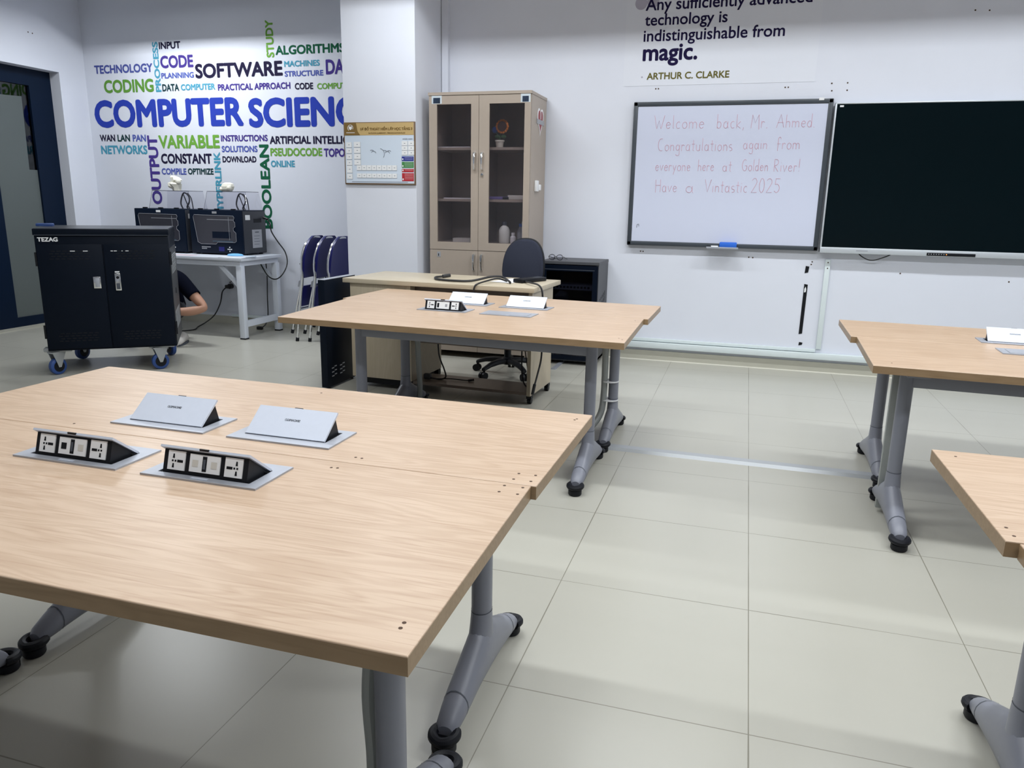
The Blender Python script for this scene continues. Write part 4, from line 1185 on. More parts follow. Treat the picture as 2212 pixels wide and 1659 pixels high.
for z in (0.60, 0.42):
    p = MB().b2(0.045, RW - 0.045, 0.05, 0.20, z, z + 0.042).build('patch_panel', mat('patch_grey', (0.11, 0.12, 0.15), 0.5), rk, smooth=False)
    mb = MB()
    for k in range(12):
        mb.b2(0.062 + k * 0.028, 0.080 + k * 0.028, 0.047, 0.05, z + 0.012, z + 0.028)
    mb.build('ports', M['black'], p, smooth=False)
mb = MB()
for k in range(5):
    for j in range(2):
        mb.b2(RW, RW + 0.001, 0.10 + k * 0.05, 0.13 + k * 0.05, 0.47 + j * 0.045 + k * 0.006, 0.485 + j * 0.045 + k * 0.012)
mb.build('vent_slots', M['black'], rk, smooth=False)
for (x, y) in ((.04, .05), (RW - .04, .05), (.04, RD - .04), (RW - .04, RD - .04)):
    MB().cyl((x, y, 0), (x, y, .03), .018, seg=12).build('foot', M['black'], rk)
gs = thing('eyeglasses', 'black-rimmed eyeglasses lying on top of the rack cabinet', 'glasses', (-1.545, 4.23, RH + 0.001), -0.15)
mb = MB()
for s in (-1, 1):
    mb.tube([(s * .033 + .026 * math.cos(a), -.004 * math.cos(a * 2), .023 + .021 * math.sin(a)) for a in [2 * PI * k / 20 for k in range(20)]], 0.0022, seg=6, closed=True)
mb.tube([(-.008, 0, .028), (0, -.002, .031), (.008, 0, .028)], 0.002, smooth=3, seg=6)
mb.build('rims', M['black'], gs)
for s in (-1, 1):
    MB().cyl((s * .033, -.0005, .023), (s * .033, .0005, .023), .024, seg=24).build('lens', M['acryl'], gs)
    mb = MB(); mb.tube([(s * .060, 0, .028), (s * .064, .01, .026), (s * .055, .08, .010), (s * .05, .12, .004)], 0.002, smooth=4, seg=6); mb.build('temple', M['black'], gs)

# ================================================================== FOLDING CHAIRS
def folding_chair(label, loc, rz, group):
    """folded chair: width along X, front face toward -Y, standing on its front feet; leaned in its own geometry toward -Y"""
    t = thing('folding_chair', label, 'chair', loc, rz, group)
    LEAN = -0.135
    def L(x, y, z): return (x, y + LEAN * z, z)
    mb = MB()
    hw_ = 0.205
    pts = [L(-hw_, 0, .02), L(-hw_, 0, .35), L(-hw_, -.004, .58), L(-hw_, 0.012, .66), L(-hw_ + .006, .02, .76), L(-hw_ + .045, .018, .865), L(-hw_ + .11, .014, .918), L(-.05, .012, .932), L(.05, .012, .932),
           L(hw_ - .11, .014, .918), L(hw_ - .045, .018, .865), L(hw_ - .006, .02, .76), L(hw_, .012, .66), L(hw_, -.004, .58), L(hw_, 0, .35), L(hw_, 0, .02)]
    mb.tube(pts, 0.0115, smooth=4, seg=10)
    mb.tube([L(-hw_, 0, .30), L(hw_, 0, .30)], 0.007, seg=8)
    mb.build('front_frame', M['chrome'], t)
    mb = MB()
    r_ = 0.185
    for s in (-1, 1):
        mb.tube([L(s * r_, .068, .09), L(s * r_, .038, .35), L(s * r_, .012, .58), L(s * r_, .028, .70)], 0.0105, smooth=4, seg=10)
    mb.tube([L(-r_, .058, .19), L(r_, .058, .19)], 0.007, seg=8)
    mb.tube([L(-r_, .040, .70), L(r_, .040, .70)], 0.008, seg=8)
    mb.build('rear_legs', M['chrome'], t)
    for s in (-1, 1):
        MB().cyl(L(s * hw_, 0, 0.0), L(s * hw_, 0, .034), .0155, seg=14).build('foot_cap', M['rubber'], t)
        MB().cyl(L(s * r_, .071, .068), L(s * r_, .067, .102), .0145, seg=14).build('foot_cap', M['rubber'], t)
        mb = MB(); mb.prism_yz([(LEAN * .49 + .0, .49), (LEAN * .49 + .055, .495), (LEAN * .55 + .05, .545), (LEAN * .57, .57)], s * .172 - .002, s * .172 + .002)
        mb.build('hinge_bracket', M['alu'], t, smooth=False)
    # curved backrest filling the arch
    def pad(z0, z1, bulge, y_off, wid, top_round, name):
        n = 12
        rows = []
        for i in range(n + 1):
            z = z0 + (z1 - z0) * i / n
            q = max(0.0, (z - (z1 - top_round)) / top_round) if top_round else 0
            q2 = max(0.0, ((z0 + .04) - z) / .04)
            wdt = wid * math.sqrt(max(0.02, 1 - (q * .93) ** 2.4)) * (1 - 0.10 * q2 * q2)
            rows.append((z, wdt))
        fr, bk_ = [], []
        m = 12
        mb = MB()
        ringsl = []
        for (z, wdt) in rows:
            ring = []
            for j in range(m + 1):
                u = -1 + 2 * j / m
                ring.append(Vector(L(u * wdt, y_off + bulge * (1 - u * u) - .010, z)))
            for j in range(m, -1, -1):
                u = -1 + 2 * j / m
                ring.append(Vector(L(u * wdt, y_off + bulge * (1 - u * u) + .010, z)))
            ringsl.append(ring)
        mb.rings(ringsl)
        return mb.build(name, M['chairblue'], t, ang=0.9)
    pad(.575, .945, .014, .002, .192, .20, 'backrest')
    pad(.315, .50, .0, .022, .165, 0, 'seat')
    return t
GC = 'folded chairs beside the pillar'
folding_chair('folded blue chair with chrome frame, leftmost of the three by the pillar', (-3.955, 4.46, 0), PI / 2, GC)
folding_chair('folded blue chair with chrome frame, middle of the three by the pillar', (-3.838, 4.48, 0), PI / 2, GC)
folding_chair('folded blue chair with chrome frame, nearest to the white pillar', (-3.690, 4.46, 0), PI / 2, GC)

# ================================================================== PRINTER TABLE
pt = thing('printer_table', 'white painted steel table carrying the two black printers', 'table', (-5.15, 4.43, 0))
MB().b2(-.75, .75, -.31, .31, .711, .740, bev=0.003).build('tabletop', M['pwhite'], pt)
mb = MB()
mb.b2(-.70, .72, -.295, -.265, .665, .711); mb.b2(-.70, .72, .265, .295, .665, .711); mb.b2(.69, .72, -.265, .265, .665, .711); mb.b2(-.72, -.69, -.265, .265, .665, .711)
mb.build('apron', M['pwhite'], pt, smooth=False)
for sx in (-1, 1):
    for sy in (-1, 1):
        mb = MB(); mb.box((sx * .705, sy * .272, .3325 + .006), (.055, .055, .653), bev=0.003)
        lg = mb.build('leg', M['pwhite'], pt)
        MB().b2(sx * .705 - .028, sx * .705 + .028, sy * .272 - .028, sy * .272 + .028, 0, .012).build('foot_cap', M['rubber'], lg, smooth=False)
        mb = MB()
        mb.prism_xz([(sx * .685, .46), (sx * .685, .51), (sx * .525, .667), (sx * .475, .667)], sy * .272 - .012, sy * .272 + .012)
        mb.build('corner_brace', M['pwhite'], pt, smooth=False)
    MB().b2(sx * .705 - .018, sx * .705 + .018, -.245, .245, .11, .165).build('stretcher', M['pwhite'], pt, smooth=False)

# ================================================================== 3D PRINTERS
def printer(label, loc, rz, group, blue_tray):
    t = thing('desktop_printer', label, 'printer', loc, rz, group)
    w_, d_, h_ = 0.575, 0.36, 0.412
    mb = MB()
    mb.b2(0, w_, 0, d_, 0.012, h_, bev=0.006)
    mb.build('shell', M['navy'], t)
    MB().b2(w_ - 0.0005, w_ + 0.004, 0.012, d_ - 0.006, 0.018, h_ - 0.008, bev=0.002).build('side_cover', M['dgrey'], t)
    for (x, y) in ((.04, .04), (w_ - .04, .04), (.04, d_ - .04), (w_ - .04, d_ - .04)):
        MB().cyl((x, y, 0), (x, y, .014), .02, seg=12).build('foot', M['rubber'], t)
    # window with stepped lower edge, smoked pane on a lighter inner chamber
    wx0, wx1 = 0.045, 0.505
    outl = [(wx0 + .012, .365), (wx1 - .02, .360), (wx1 - .01, .345), (wx1 - .02, .315), (wx1 - .005, .300), (wx1 - .005, .262), (wx1 - .025, .250), (wx1 - .025, .226), (wx1, .205), (wx1, .130), (wx1 - .02, .118), (wx1 - .205, .118),
            (wx1 - .225, .098), (wx0 + .07, .098), (wx0 + .035, .115), (wx0, .345)]
    MB().prism_xz(outl, -0.004, -0.001).build('window', mat('printer_window', (0.040, 0.040, 0.052), 0.12, spec=0.5), t, smooth=False)
    mb = MB(); mb.tube([(x, -0.005, z) for (x, z) in outl], 0.0016, seg=5, closed=True); mb.build('window_trim', M['label'], t)
    mb = MB(); mb.b2(wx0 + .15, wx1 - .02, -0.0048, -0.004, .322, .326); mb.b2(wx1 - .075, wx1 - .072, -0.0048, -0.004, .14, .35); mb.build('gantry_rods', M['label'], t, smooth=False)
    MB().b2(wx1 - .26, wx1 - .06, -0.0046, -0.004, .155, .215).build('print_bed', M['navy'], t, smooth=False)
    MB().b2(wx1 - .26, wx1 - .04, -0.0048, -0.004, .122, .130).build('bed_edge', mat('bed_edge', (0.05, 0.09, 0.13), 0.4), t, smooth=False)
    MB().b2(.305, .365, -0.002, 0.001, .035, .075).build('control_screen', M['lcd'], t, smooth=False)
    for (a, b) in ((0, 0), (.018, 0), (-.018, 0), (0, .018), (0, -.018)):
        MB().cyl((.425 + a, 0.001, .055 + b), (.425 + a, -0.004, .055 + b), .0058, seg=10).build('nav_button', M['white'], t)
    mb = MB()
    for r_, n_ in ((0, 7), (1, 4)):
        for k in range(n_):
            mb.b2(.115 + k * .0145, .127 + k * .0145, -0.0012, 0.0005, .066 - r_ * .015, .075 - r_ * .015)
    mb.build('nameplate', M['label'], t, smooth=False)
    MB().b2(.255, .305, -0.002, 0.001, .378, .398).build('front_sticker', M['white'] if not blue_tray else M['label'], t, smooth=False)
    for x in (.11, .29, .47):
        MB().b2(x - .02, x + .02, .01, .04, h_, h_ + .012, bev=.004).build('lid_catch', M['black'], t)
    # right side: handle slot, label plate, sticker
    MB().b2(w_ + .004, w_ + .0055, .17, .29, .300, .335).build('hand_slot', M['black'], t, smooth=False)
    lp = MB().b2(w_ + .004, w_ + .006, .135, .285, .065, .235, bev=0.0005).build('info_plate', M['label'], t, smooth=False)
    mb = MB(); mb.b2(w_ + .006, w_ + .0065, .18, .24, .207, .216)
    for k in range(4):
        mb.b2(w_ + .006, w_ + .0065, .16, .25 - .01 * (k % 2), .175 - k * .026, .178 - k * .026)
    mb.build('info_lines', M['print'], lp, smooth=False)
    MB().b2(w_ + .004, w_ + .0052, .045, .115, .325, .37).build('white_sticker', M['white'], t, smooth=False)
    # clear hood standing on top
    hb, ht_ = 0.475, 0.42
    y0, y1 = .10, .35
    z0, z1 = h_ + .001, h_ + .168
    a0, a1 = .09, .09 + hb; b0, b1 = .105, .105 + ht_
    mb = MB()
    th = .003
    mb.prism([(a0, z0), (a1, z0), (b1, z1), (b0, z1)], lambda p: (p[0], y0 + (p[1] - z0) * .25, p[1]), lambda p: (p[0], y0 + th + (p[1] - z0) * .25, p[1]))
    mb.prism([(a0, z0), (a1, z0), (b1, z1), (b0, z1)], lambda p: (p[0], y1 - th, p[1]), lambda p: (p[0], y1, p[1]))
    hd = mb.build('clear_hood', M['acryl'], t, smooth=False)
    mb = MB()
    c = [(a0, y0, z0), (a1, y0, z0), (b1, y0 + .042, z1), (b0, y0 + .042, z1)]
    mb.tube(c, 0.0022, seg=5, closed=True)
    for (p, q) in (((b0, y0 + .042, z1), (b0, y1, z1)), ((b1, y0 + .042, z1), (b1, y1, z1)), ((a1, y0, z0), (a1, y1, z0)), ((b0, y1, z1), (b1, y1, z1))):
        mb.tube([p, q], 0.002, seg=5)
    mb.build('hood_edges', M['acryledge'], hd, smooth=False)
    MB().b2(b0, b1, y0 + .046, y1 - .004, z1 - .0025, z1).build('hood_top', M['acryl'], hd, smooth=False)
    mb = MB()
    mb.tube([(.40, .2, z0), (.38, .2, z0 + .05), (.40, .2, z0 + .12), (.43, .2, z0 + .15), (.475, .2, z0 + .12), (.48, .2, z0 + .07), (.45, .2, z0 + .02), (.45, .21, z0)], 0.007, smooth=5, seg=8)
    mb.tube([(.40, .22, z0 + .135), (.43, .22, z0 + .06), (.46, .22, z0)], 0.005, smooth=4, seg=8)
    mb.tube([(.43, .24, z0 + .148), (.47, .24, z0 + .10), (.485, .24, z0)], 0.005, smooth=4, seg=8)
    mb.build('feed_tube', M['filament'], t)
    return t
GP = 'pair of black printers on the white table'
printer('black boxed printer with clear hood, left one half hidden by the charging cart', (-5.765, 4.385, .740), 0.0, GP, False)
printer('black boxed printer with clear hood, right one showing its side label', (-5.135, 4.385, .740), 0.0, GP, True)
def crumple(label, loc, kind):
    t = thing('plastic_sculpture', label, 'print', loc)
    mb = MB()
    rnd = random.Random(5 + kind)
    if kind == 0:
        mb.rings([[Vector((r * math.cos(a) + ox, r * .7 * math.sin(a), z)) for a in [2 * PI * k / 7 + tw_ for k in range(7)]] for (r, z, ox, tw_) in ((.045, 0, .01, 0), (.055, .03, .0, .3), (.075, .062, -.012, .1), (.062, .075, -.02, .2), (.045, .078, -.02, .4), (.06, .10, .012, .2), (.050, .125, -.012, .5), (.018, .142, -.03, .1))])
        mb.ball((.045, -.02, .085), .03, seg=8, sc=(1, .8, 1)); mb.ball((-.04, -.02, .045), .032, seg=8, sc=(1.1, .8, .8))
    else:
        mb.rings([[Vector((r * math.cos(a) + ox, r * .8 * math.sin(a), z)) for a in [2 * PI * k / 9 + tw_ for k in range(9)]] for (r, z, ox, tw_) in ((.045, 0, .0, 0), (.062, .018, .0, .2), (.066, .045, .006, .1), (.056, .068, .008, .3), (.028, .082, .008, 0))])
        mb.ball((-.045, -.02, .02), .028, seg=8, sc=(1, .8, .7)); mb.ball((.04, -.03, .03), .026, seg=8)
    mb.build('printed_form', M['ivory'], t, ang=0.3)
crumple('ivory angular printed sculpture on the left printer hood', (-5.445, 4.61, 1.322), 0)
crumple('small round ivory printed piece on the right printer hood', (-4.862, 4.61, 1.322), 1)
# things lying on the printer table
def sheet(name, label, cat, x, y, rz, sx, sy, m_, z=.7405, th=.0015):
    o = MB().b2(-sx / 2, sx / 2, -sy / 2, sy / 2, 0, th).build(name, m_, smooth=False)
    o.location = (x, y, z); o.rotation_euler = (0, 0, rz)
    return tag(o, label, cat)
sheet('paper_sheet', 'white sheet of paper at the front edge of the printer table', 'paper', -4.52, 4.175, 0.05, .25, .10, M['paper'])
sheet('booklet', 'white booklet with dark border at the printer table corner', 'booklet', -4.495, 4.265, -0.1, .21, .14, M['signblue'], th=.008)
mb = MB(); mb.rings([[Vector((.075 * sxx * math.cos(a), .045 * sxx * math.sin(a), z)) for a in [2 * PI * k / 20 for k in range(20)]] for (sxx, z) in ((1, 0), (1.02, .004), (.85, .014), (.4, .019))])
o = mb.build('face_mask', M['maskblue']); o.location = (-4.565, 4.262, .7495); o.rotation_euler = (0, 0, .2)
tag(o, 'light blue face mask on the papers before the right printer', 'mask')
sheet('leaflet', 'pale pink leaflet half hidden by the charging cart on the white table', 'paper', -5.07, 4.21, 0.0, .22, .12, mat('pink_paper', (.62, .50, .54), .8))
# leads around the printer table
mb = MB()
mb.cyl((-4.548, 4.70, 1.085), (-4.50, 4.70, 1.07), .012, seg=10)
mb.tube([(-4.50, 4.70, 1.07), (-4.478, 4.70, 1.02), (-4.478, 4.72, .95), (-4.444, 4.76, .86), (-4.379, 4.78, .758), (-4.325, 4.72, .653), (-4.345, 4.66, .554), (-4.407, 4.635, .509), (-4.487, 4.635, .537), (-4.557, 4.64, .632), (-4.565, 4.64, .66)], 0.006, smooth=6)
tagc(mb, 'printer_lead', M['cable'], 'black lead looping from the right printer down past the white table', 'cable')
mb = MB()
mb.tube([(-4.60, 4.775, .64), (-4.592, 4.77, .509), (-4.594, 4.76, .328), (-4.60, 4.76, .135), (-4.61, 4.73, .05), (-4.62, 4.68, .018)], 0.0055, smooth=6)
mb.box((-4.635, 4.665, .016), (.06, .035, .030), bev=.006)
tagc(mb, 'dropped_plug_lead', M['cable'], 'black lead hanging behind the white table to a plug on the floor', 'cable')
mb = MB()
mb.cyl((-5.085, YL - .001, .388), (-5.085, YL - .04, .388), .026, seg=16); mb.box((-5.10, YL - .045, .385), (.05, .03, .035), bev=.006)
mb.tube([(-5.12, 4.822, .375), (-5.15, 4.80, .33), (-5.175, 4.79, .22), (-5.23, 4.76, .10), (-5.29, 4.70, .03), (-5.27, 4.55, .006), (-5.20, 4.43, .006), (-5.19, 4.36, .006), (-5.25, 4.28, .006), (-5.35, 4.22, .006)], 0.006, smooth=6)
tagc(mb, 'wall_plug_lead', M['cable'], 'black lead from a wall plug curving to the floor behind the cart', 'cable')
MB().b2(-5.083, -3.9, YL - .030, YL - .013, .0805, .105).build('alcove_trunking', M['trunk'], smooth=False)
bpy.data.objects['alcove_trunking']['kind'] = 'structure'; bpy.data.objects['alcove_trunking'].name = 'trim_4'

# ================================================================== CHARGING CART
CW, CD, CZ0, CZ1 = 0.845, 0.66, 0.178, 1.035
ct = thing('charging_cart', 'black two-door charging cart on blue wheels', 'cart', (-4.795, 2.40, 0), 0.645)
MB().b2(0, CW, 0.0, CD, CZ0, CZ1 - 0.012, bev=0.004).build('body', M['cart'], ct)
MB().b2(-0.006, CW + 0.006, -0.012, CD + 0.006, CZ1 - 0.045, CZ1, bev=0.005).build('top', M['cart'], ct)
MB().b2(0.0, CW, 0.0, CD, CZ1, CZ1 + 0.002).build('top_sheen_sheet', mat('cart_top', (0.03, 0.032, 0.036), 0.3, spec=0.5), ct, smooth=False)  # thin sheet, the wall's sheen put into its colour and gloss
MB().b2(CW, CW + 0.003, 0.02, CD - 0.02, CZ0 + 0.01, CZ1 - 0.14).build('side_panel', M['cartgrey'], ct, smooth=False)
mb = MB()
for r_ in range(10):
    for c_ in range(12):
        mb.box((CW + .0032, .10 + c_ * .04 + (r_ % 2) * .01, CZ1 - .20 - r_ * .014), (.001, .018, .005), rot=Matrix.Rotation(.5, 3, 'X'))
        mb.box((CW + .0032, .10 + c_ * .04 + (r_ % 2) * .01, .42 - r_ * .014), (.001, .018, .005), rot=Matrix.Rotation(.5, 3, 'X'))
mb.build('side_vents', M['zinc'], ct, smooth=False)
MB().b2(CW + .003, CW + .006, .30, .325, .54, .58).build('side_inlet', M['black'], ct, smooth=False)
MB().b2(0.0, CW, -0.0135, -0.012, CZ1 - 0.0445, CZ1 - 0.041).build('edge_trim', M['print'], ct, smooth=False)
mb = MB(); put_text(mb, 'TEZAG', (0.018, -0.0035, CZ1 - 0.088), (1, 0, 0), (0, 0, 1), 0.125, 0.030, bold=0.045); mb.build('cart_lettering', M['white'], ct, smooth=False)
for s in (0, 1):
    x0, x1 = (0.006, CW * .487) if s == 0 else (CW * .497, CW - .006)
    dz0, dz1 = CZ0 + 0.012, CZ1 - 0.105
    d = MB().b2(x0, x1, -0.012, -0.0005, dz0, dz1, bev=0.003).build('door', M['cart'], ct)
    vm = MB(); hm = MB()
    for r_ in range(4):
        for c_ in range(7):
            xx = x0 + .075 + c_ * .036 + (r_ % 2) * .012
            for base in (dz0 + .055, dz1 - .105):
                vm.b2(xx, xx + .024, -0.0128, -0.012, base + r_ * .018, base + r_ * .018 + .006)
    for (a, b_) in (((.205, .235), (.285, .315)) if s == 0 else ((.045, .06), (.065, .085), (.115, .122), (.14, .16))):
        hm.b2(x0 + a, x0 + b_, -0.0134, -0.0128, dz1 - .050, dz1 - .045)
    vm.build('vent_slots', M['black'], d, smooth=False)
    hm.build('painted_slot_light', M['white'], d, smooth=False)  # light in a few slots painted as white bars
    if s == 0:
        MB().b2(x1 - .075, x1 - .027, -.020, -.011, .62, .703, bev=.002).build('recess_handle', M['chrome'], d)
        MB().b2(x1 - .064, x1 - .036, -.022, -.019, .63, .693, bev=.001).build('handle_grip', M['alu'], d)
        hgx = -.008
    else:
        MB().b2(x0 + .055, x0 + .093, -.022, -.011, .602, .725, bev=.003).build('swing_lock', M['chrome'], d)
        MB().b2(x0 + .062, x0 + .086, -.025, -.021, .612, .655, bev=.001).build('lock_lever', M['print'], d)
        MB().cyl((x0 + .074, -.021, .695), (x0 + .074, -.026, .695), .010, seg=12).build('key_hole', M['black'], d)
        MB().b2(x0 + .058, x0 + .088, -.014, -.011, .730, .739).build('lock_label', M['white'], d, smooth=False)
        hgx = CW + .001
    for z in (.27, .78):
        MB().b2(hgx, hgx + .012, -.012, .0, z, z + .095).build('hinge', M['black'], ct, smooth=False)
def cart_wheel(x, y, ang, front):
    mb = MB()
    if front:
        mb.b2(x - .09, x + .09, y - .03, y + .05, CZ0 - .012, CZ0 + .018, bev=.008)
    else:
        mb.b2(x - .05, x + .05, y - .05, y + .05, CZ0 - .012, CZ0 - .0005)
    wx = mb.build('corner_bumper', M['zinc'], ct)
    d = Vector((math.cos(ang), math.sin(ang), 0)); u = Vector((-d.y, d.x, 0))
    c = Vector((x, y, .062)) + d * .02
    mb = MB()
    for s in (-1, 1):
        mb.prism([(-.055, .103), (.045, .103), (.03, .06), (.008, -.006), (-.010, -.006)], lambda p: c + d * p[0] + u * (s * .024) + Vector((0, 0, p[1])), lambda p: c + d * p[0] + u * (s * .028) + Vector((0, 0, p[1])))
    mb.box(c + Vector((0, 0, .102)), (.10, .058, .008), rot=Matrix.Rotation(ang, 3, 'Z'))
    cas = mb.build('caster_fork', M['zinc'], ct, smooth=False)
    mb = MB(); mb.lathe([(.020, -.0185), (.052, -.0185), (.060, -.014), (.062, 0), (.060, .014), (.052, .0185), (.020, .0185)], c=c, axis=u, seg=26)
    mb.build('wheel', M['wheelblue'], cas)
    mb = MB(); mb.cyl(c - u * .0195, c + u * .0195, .040, seg=22); mb.build('hub', M['black'], cas)
cart_wheel(.055, .05, -2.35, True)
cart_wheel(CW - .11, .05, PI + .35, True)
cart_wheel(.10, CD - .08, .9, False)
cart_wheel(CW - .10, CD - .06, -1.0, False)
o = MB().b2(-.055, .055, -.035, .035, 0, .022, bev=.006).build('blue_pouch', M['wheelblue']); o.location = (-5.06, 2.74, CZ1 + .0005); o.rotation_euler = (0, 0, .645)
tag(o, 'small blue cloth pouch on the left end of the cart top', 'pouch')

# ================================================================== CROUCHING PERSON
def skinned(name, verts, edges, root, m_, parent, sub=2):
    me = bpy.data.meshes.new(name)
    bm = bmesh.new()
    sl = bm.verts.layers.skin.verify()
    vv = []
    for i, (p, r) in enumerate(verts):
        v = bm.verts.new(p)
        rr = r if isinstance(r, tuple) else (r, r)
        v[sl].radius = rr
        v[sl].use_root = (i == root)
        vv.append(v)
    for a, b in edges:
        bm.edges.new((vv[a], vv[b]))
    bm.to_mesh(me); bm.free()
    o = bpy.data.objects.new(name, me); COL.objects.link(o)
    md = o.modifiers.new('skin', 'SKIN'); md.use_smooth_shade = True; md.branch_smoothing = 0.6
    ms = o.modifiers.new('sub', 'SUBSURF'); ms.levels = sub; ms.render_levels = sub
    dg = bpy.context.evaluated_depsgraph_get()
    nm = bpy.data.meshes.new_from_object(o.evaluated_get(dg))
    nm.name = name
    bpy.data.objects.remove(o); 
    nm.materials.clear(); nm.materials.append(m_)
    nm.polygons.foreach_set('use_smooth', [True] * len(nm.polygons))
    o = bpy.data.objects.new(name, nm); COL.objects.link(o)
    o.parent = parent
    return o
pp = thing('person', 'person in black T-shirt crouching behind the charging cart, bent elbow showing', 'person', (-5.02, 3.90, 0))
ox, oy = -5.02, 3.90
def q(x, y, z): return (x - ox, y - oy, z)
V, E_ = [], []
def add(p, r, link=None):
    V.append((q(*p), r))
    if link is not None:
        E_.append((link, len(V) - 1))
    return len(V) - 1
pel = add((-5.09, 3.98, .25), (.115, .10))
wai = add((-5.05, 3.95, .37), (.11, .09), pel)
che = add((-4.99, 3.88, .50), (.120, .095), wai)
upc = add((-4.985, 3.83, .585), (.095, .075), che)
nk0 = add((-4.98, 3.79, .645), .055, upc)
nk1 = add((-4.98, 3.755, .695), .049, nk0)
h0 = add((-4.98, 3.725, .745), (.060, .068), nk1)
h1 = add((-4.98, 3.70, .80), (.074, .088), h0)
h2 = add((-4.98, 3.70, .865), (.075, .088), h1)
h3 = add((-4.98, 3.715, .905), (.045, .055), h2)
def hand(wr, wp, d, side, curl):
    """palm and five fingers off the wrist; d = pointing direction, side = towards the thumb"""
    d = Vector(d).normalized(); side = (Vector(side) - d * Vector(side).dot(d)).normalized(); dn = d.cross(side)
    if dn.z > 0: dn = -dn
    base = Vector(wp)
    pal = add(base + d * .05, (.030, .016), wr)
    pk = add(base + d * .085, (.034, .014), pal)
    for i, ln in enumerate((.066, .074, .070, .056)):
        off = side * (.026 - .0175 * i)
        k0 = add(base + d * .10 + off, .0092, pk)
        k1 = add(base + d * (.10 + ln * .45) + off + dn * ln * .18 * curl, .0085, k0)
        k2 = add(base + d * (.10 + ln * .78) + off + dn * ln * .50 * curl, .0078, k1)
        add(base + d * (.10 + ln * .92) + off + dn * ln * .80 * curl, .0070, k2)
    t0 = add(base + d * .035 + side * .032, .011, pal)
    t1 = add(base + d * .065 + side * .052 + dn * .012, .0098, t0)
    add(base + d * .09 + side * .056 + dn * .022, .0082, t1)
# left arm (the one in view)
sl_ = add((-4.835, 3.815, .575), .060, upc)
ua = add((-4.690, 3.800, .445), .049, sl_)
el = add((-4.548, 3.785, .325), .040, ua)
fa = add((-4.66, 3.705, .300), .043, el)
wl = add((-4.80, 3.610, .305), .027, fa)
hand(wl, (-4.80, 3.610, .305), (-.85, -.5, .05), (0, -.3, 1), 1.0)
sr = add((-5.140, 3.82, .575), .060, upc)
ub = add((-5.235, 3.76, .45), .049, sr)
er = add((-5.290, 3.70, .345), .039, ub)
fb = add((-5.22, 3.60, .335), .040, er)
wr_ = add((-5.10, 3.50, .35), .027, fb)
hand(wr_, (-5.10, 3.50, .35), (.8, -.5, .2), (0, -.3, 1), 1.0)
LEGS = []
for s, xs in ((1, (-4.96, -4.96, -4.86)), (-1, (-5.16, -5.22, -5.20))):
    hp = add((xs[0], 3.95, .235), .092, pel)
    mt = add(((xs[0] + xs[1]) / 2, 3.77, .34), .080, hp)
    kn = add((xs[1], 3.60, .415), .060, mt)
    cf = add(((xs[1] + xs[2]) / 2, 3.71, .25), .052, kn)
    an = add((xs[2], 3.80, .085), .036, cf)
    LEGS.append((hp, mt, kn, cf, an))
    add((xs[2] + .02, 3.72, .040), .032, an)
    add((xs[2] + .04, 3.66, .034), .028, len(V) - 1)
body = skinned('body', V, E_, pel, M['skin'], pp)
# garments: the covered stretches of the body surface, lifted off the skin
SEG = {}
for (i, j) in E_:
    SEG[(i, j)] = None
def garment(name, spans, lift, m_, closing=0.0):
    """spans: {(i, j): (t0, t1)} stretches of the skeleton that the cloth covers"""
    me = body.data
    bm = bmesh.new(); bm.from_mesh(me)
    bm.normal_update()
    pts = [Vector(p) for p, r in V]
    def covered(c):
        best = None
        for (i, j) in E_:
            ab = pts[j] - pts[i]
            t = max(0.0, min(1.0, (c - pts[i]).dot(ab) / ab.length_squared))
            r = (max(V[i][1]) if isinstance(V[i][1], tuple) else V[i][1]) * (1 - t) + (max(V[j][1]) if isinstance(V[j][1], tuple) else V[j][1]) * t
            d = (c - (pts[i] + ab * t)).length / r
            if best is None or d < best[0]:
                best = (d, (i, j), t)
        sp = spans.get(best[1])
        return sp is not None and sp[0] <= best[2] <= sp[1]
    kill = [f for f in bm.faces if not covered(f.calc_center_median())]
    bmesh.ops.delete(bm, geom=kill, context='FACES')
    for v in bm.verts:
        v.co += v.normal * lift
    nm = bpy.data.meshes.new(name); bm.to_mesh(nm); bm.free()
    nm.materials.append(m_)
    o = bpy.data.objects.new(name, nm); COL.objects.link(o); o.parent = pp
    md = o.modifiers.new('thickness', 'SOLIDIFY'); md.thickness = 0.004; md.offset = 1
    nm.polygons.foreach_set('use_smooth', [True] * len(nm.polygons))
    return o
full = (0.0, 1.0)
garment('t_shirt', {(pel, wai): full, (wai, che): full, (che, upc): full, (upc, nk0): (0, .75), (upc, sl_): full, (sl_, ua): full, (ua, el): (0, .22), (upc, sr): full, (sr, ub): full, (ub, er): (0, .22)}, 0.011, M['tee'])
tr = {(pel, wai): (0, .35)}
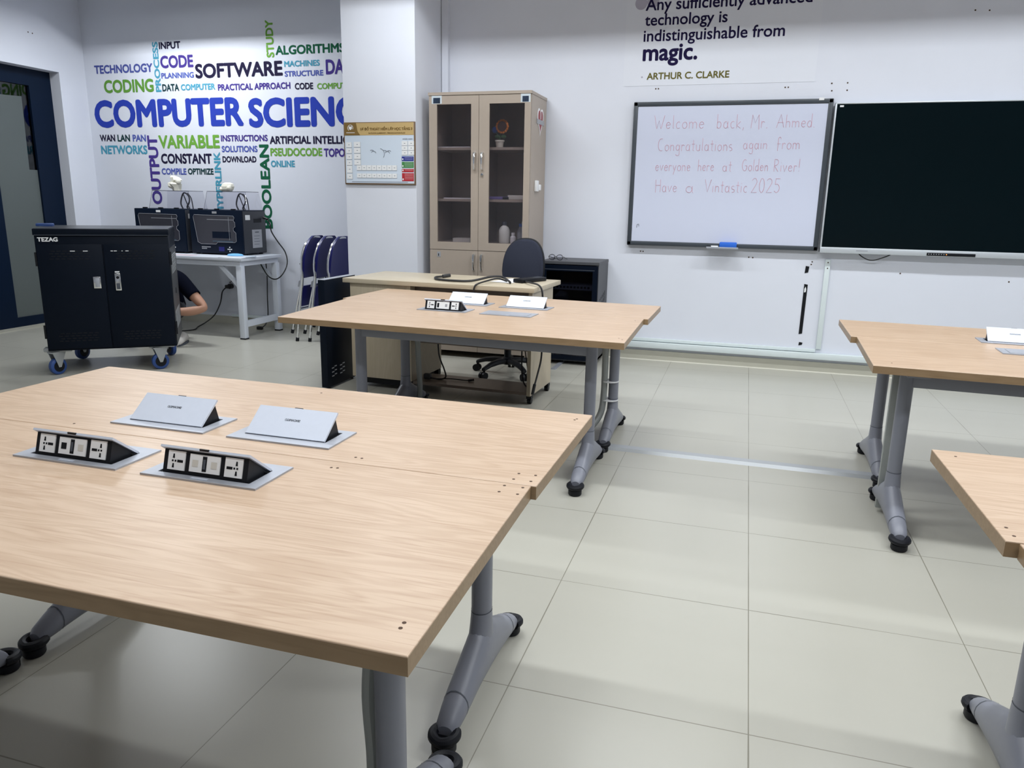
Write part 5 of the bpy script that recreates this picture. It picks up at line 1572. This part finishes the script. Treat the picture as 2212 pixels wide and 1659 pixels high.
for (hp_, mt_, kn_, cf_, an_) in LEGS:
    tr.update({(pel, hp_): full, (hp_, mt_): full, (mt_, kn_): full, (kn_, cf_): full, (cf_, an_): (0, .85)})
garment('trousers', tr, 0.009, M['trouser'])
for (x, s) in ((-4.815, .35), (-5.19, 0.0)):
    mb = MB()
    n = 14
    dirv = Vector((math.sin(s), -math.cos(s), 0)); u = Vector((math.cos(s), math.sin(s), 0))
    secs = []
    for (t_, w_, z1) in ((-.085, .026, .06), (-.07, .036, .085), (-.02, .040, .105), (.03, .042, .080), (.09, .045, .058), (.14, .040, .045), (.165, .022, .034)):
        cc = Vector(q(x, 3.775, 0)) + dirv * t_
        secs.append([cc + u * (w_ * math.cos(2 * PI * k / n)) + Vector((0, 0, .002 + (z1 - .002) * (0.5 + 0.5 * math.sin(2 * PI * k / n)))) for k in range(n)])
    mb.rings(secs)
    sh = mb.build('shoe', M['shoe'], pp, ang=1.2)
    mb = MB(); mb.prism_xy([tuple((Vector(q(x, 3.775, 0)) + dirv * t_ + u * w_)[:2]) for (t_, w_) in ((-.09, .028), (-.02, .043), (.09, .047), (.15, .038), (.168, 0), (.15, -.038), (.09, -.047), (-.02, -.043), (-.09, -.028))], 0.0005, .014)
    mb.build('sole', M['print'], sh, smooth=False)
# head details
hc = Vector(q(-4.98, 3.70, .835))
mb = MB(); mb.ball(hc + Vector((0, .014, .022)), .098, seg=20, sc=(.86, 1.0, .90)); mb.build('hair', M['hair'], pp)
for s in (-1, 1):
    mb = MB(); mb.ball(hc + Vector((s * .030, -.084, -.012)), .012, seg=12); mb.build('eye', M['white'], pp)
    mb = MB(); mb.ball(hc + Vector((s * .077, .0, -.02)), .024, seg=12, sc=(.35, .7, 1.1)); mb.build('ear', M['skin'], pp)
mb = MB(); mb.ball(hc + Vector((0, -.094, -.032)), .016, seg=12, sc=(.8, 1.1, 1.2)); mb.build('nose', M['skin'], pp)
mb = MB(); mb.ball(hc + Vector((0, -.085, -.064)), .020, seg=12, sc=(1.1, .4, .3)); mb.build('mouth', mat('lips', (.32, .12, .10), .5), pp)
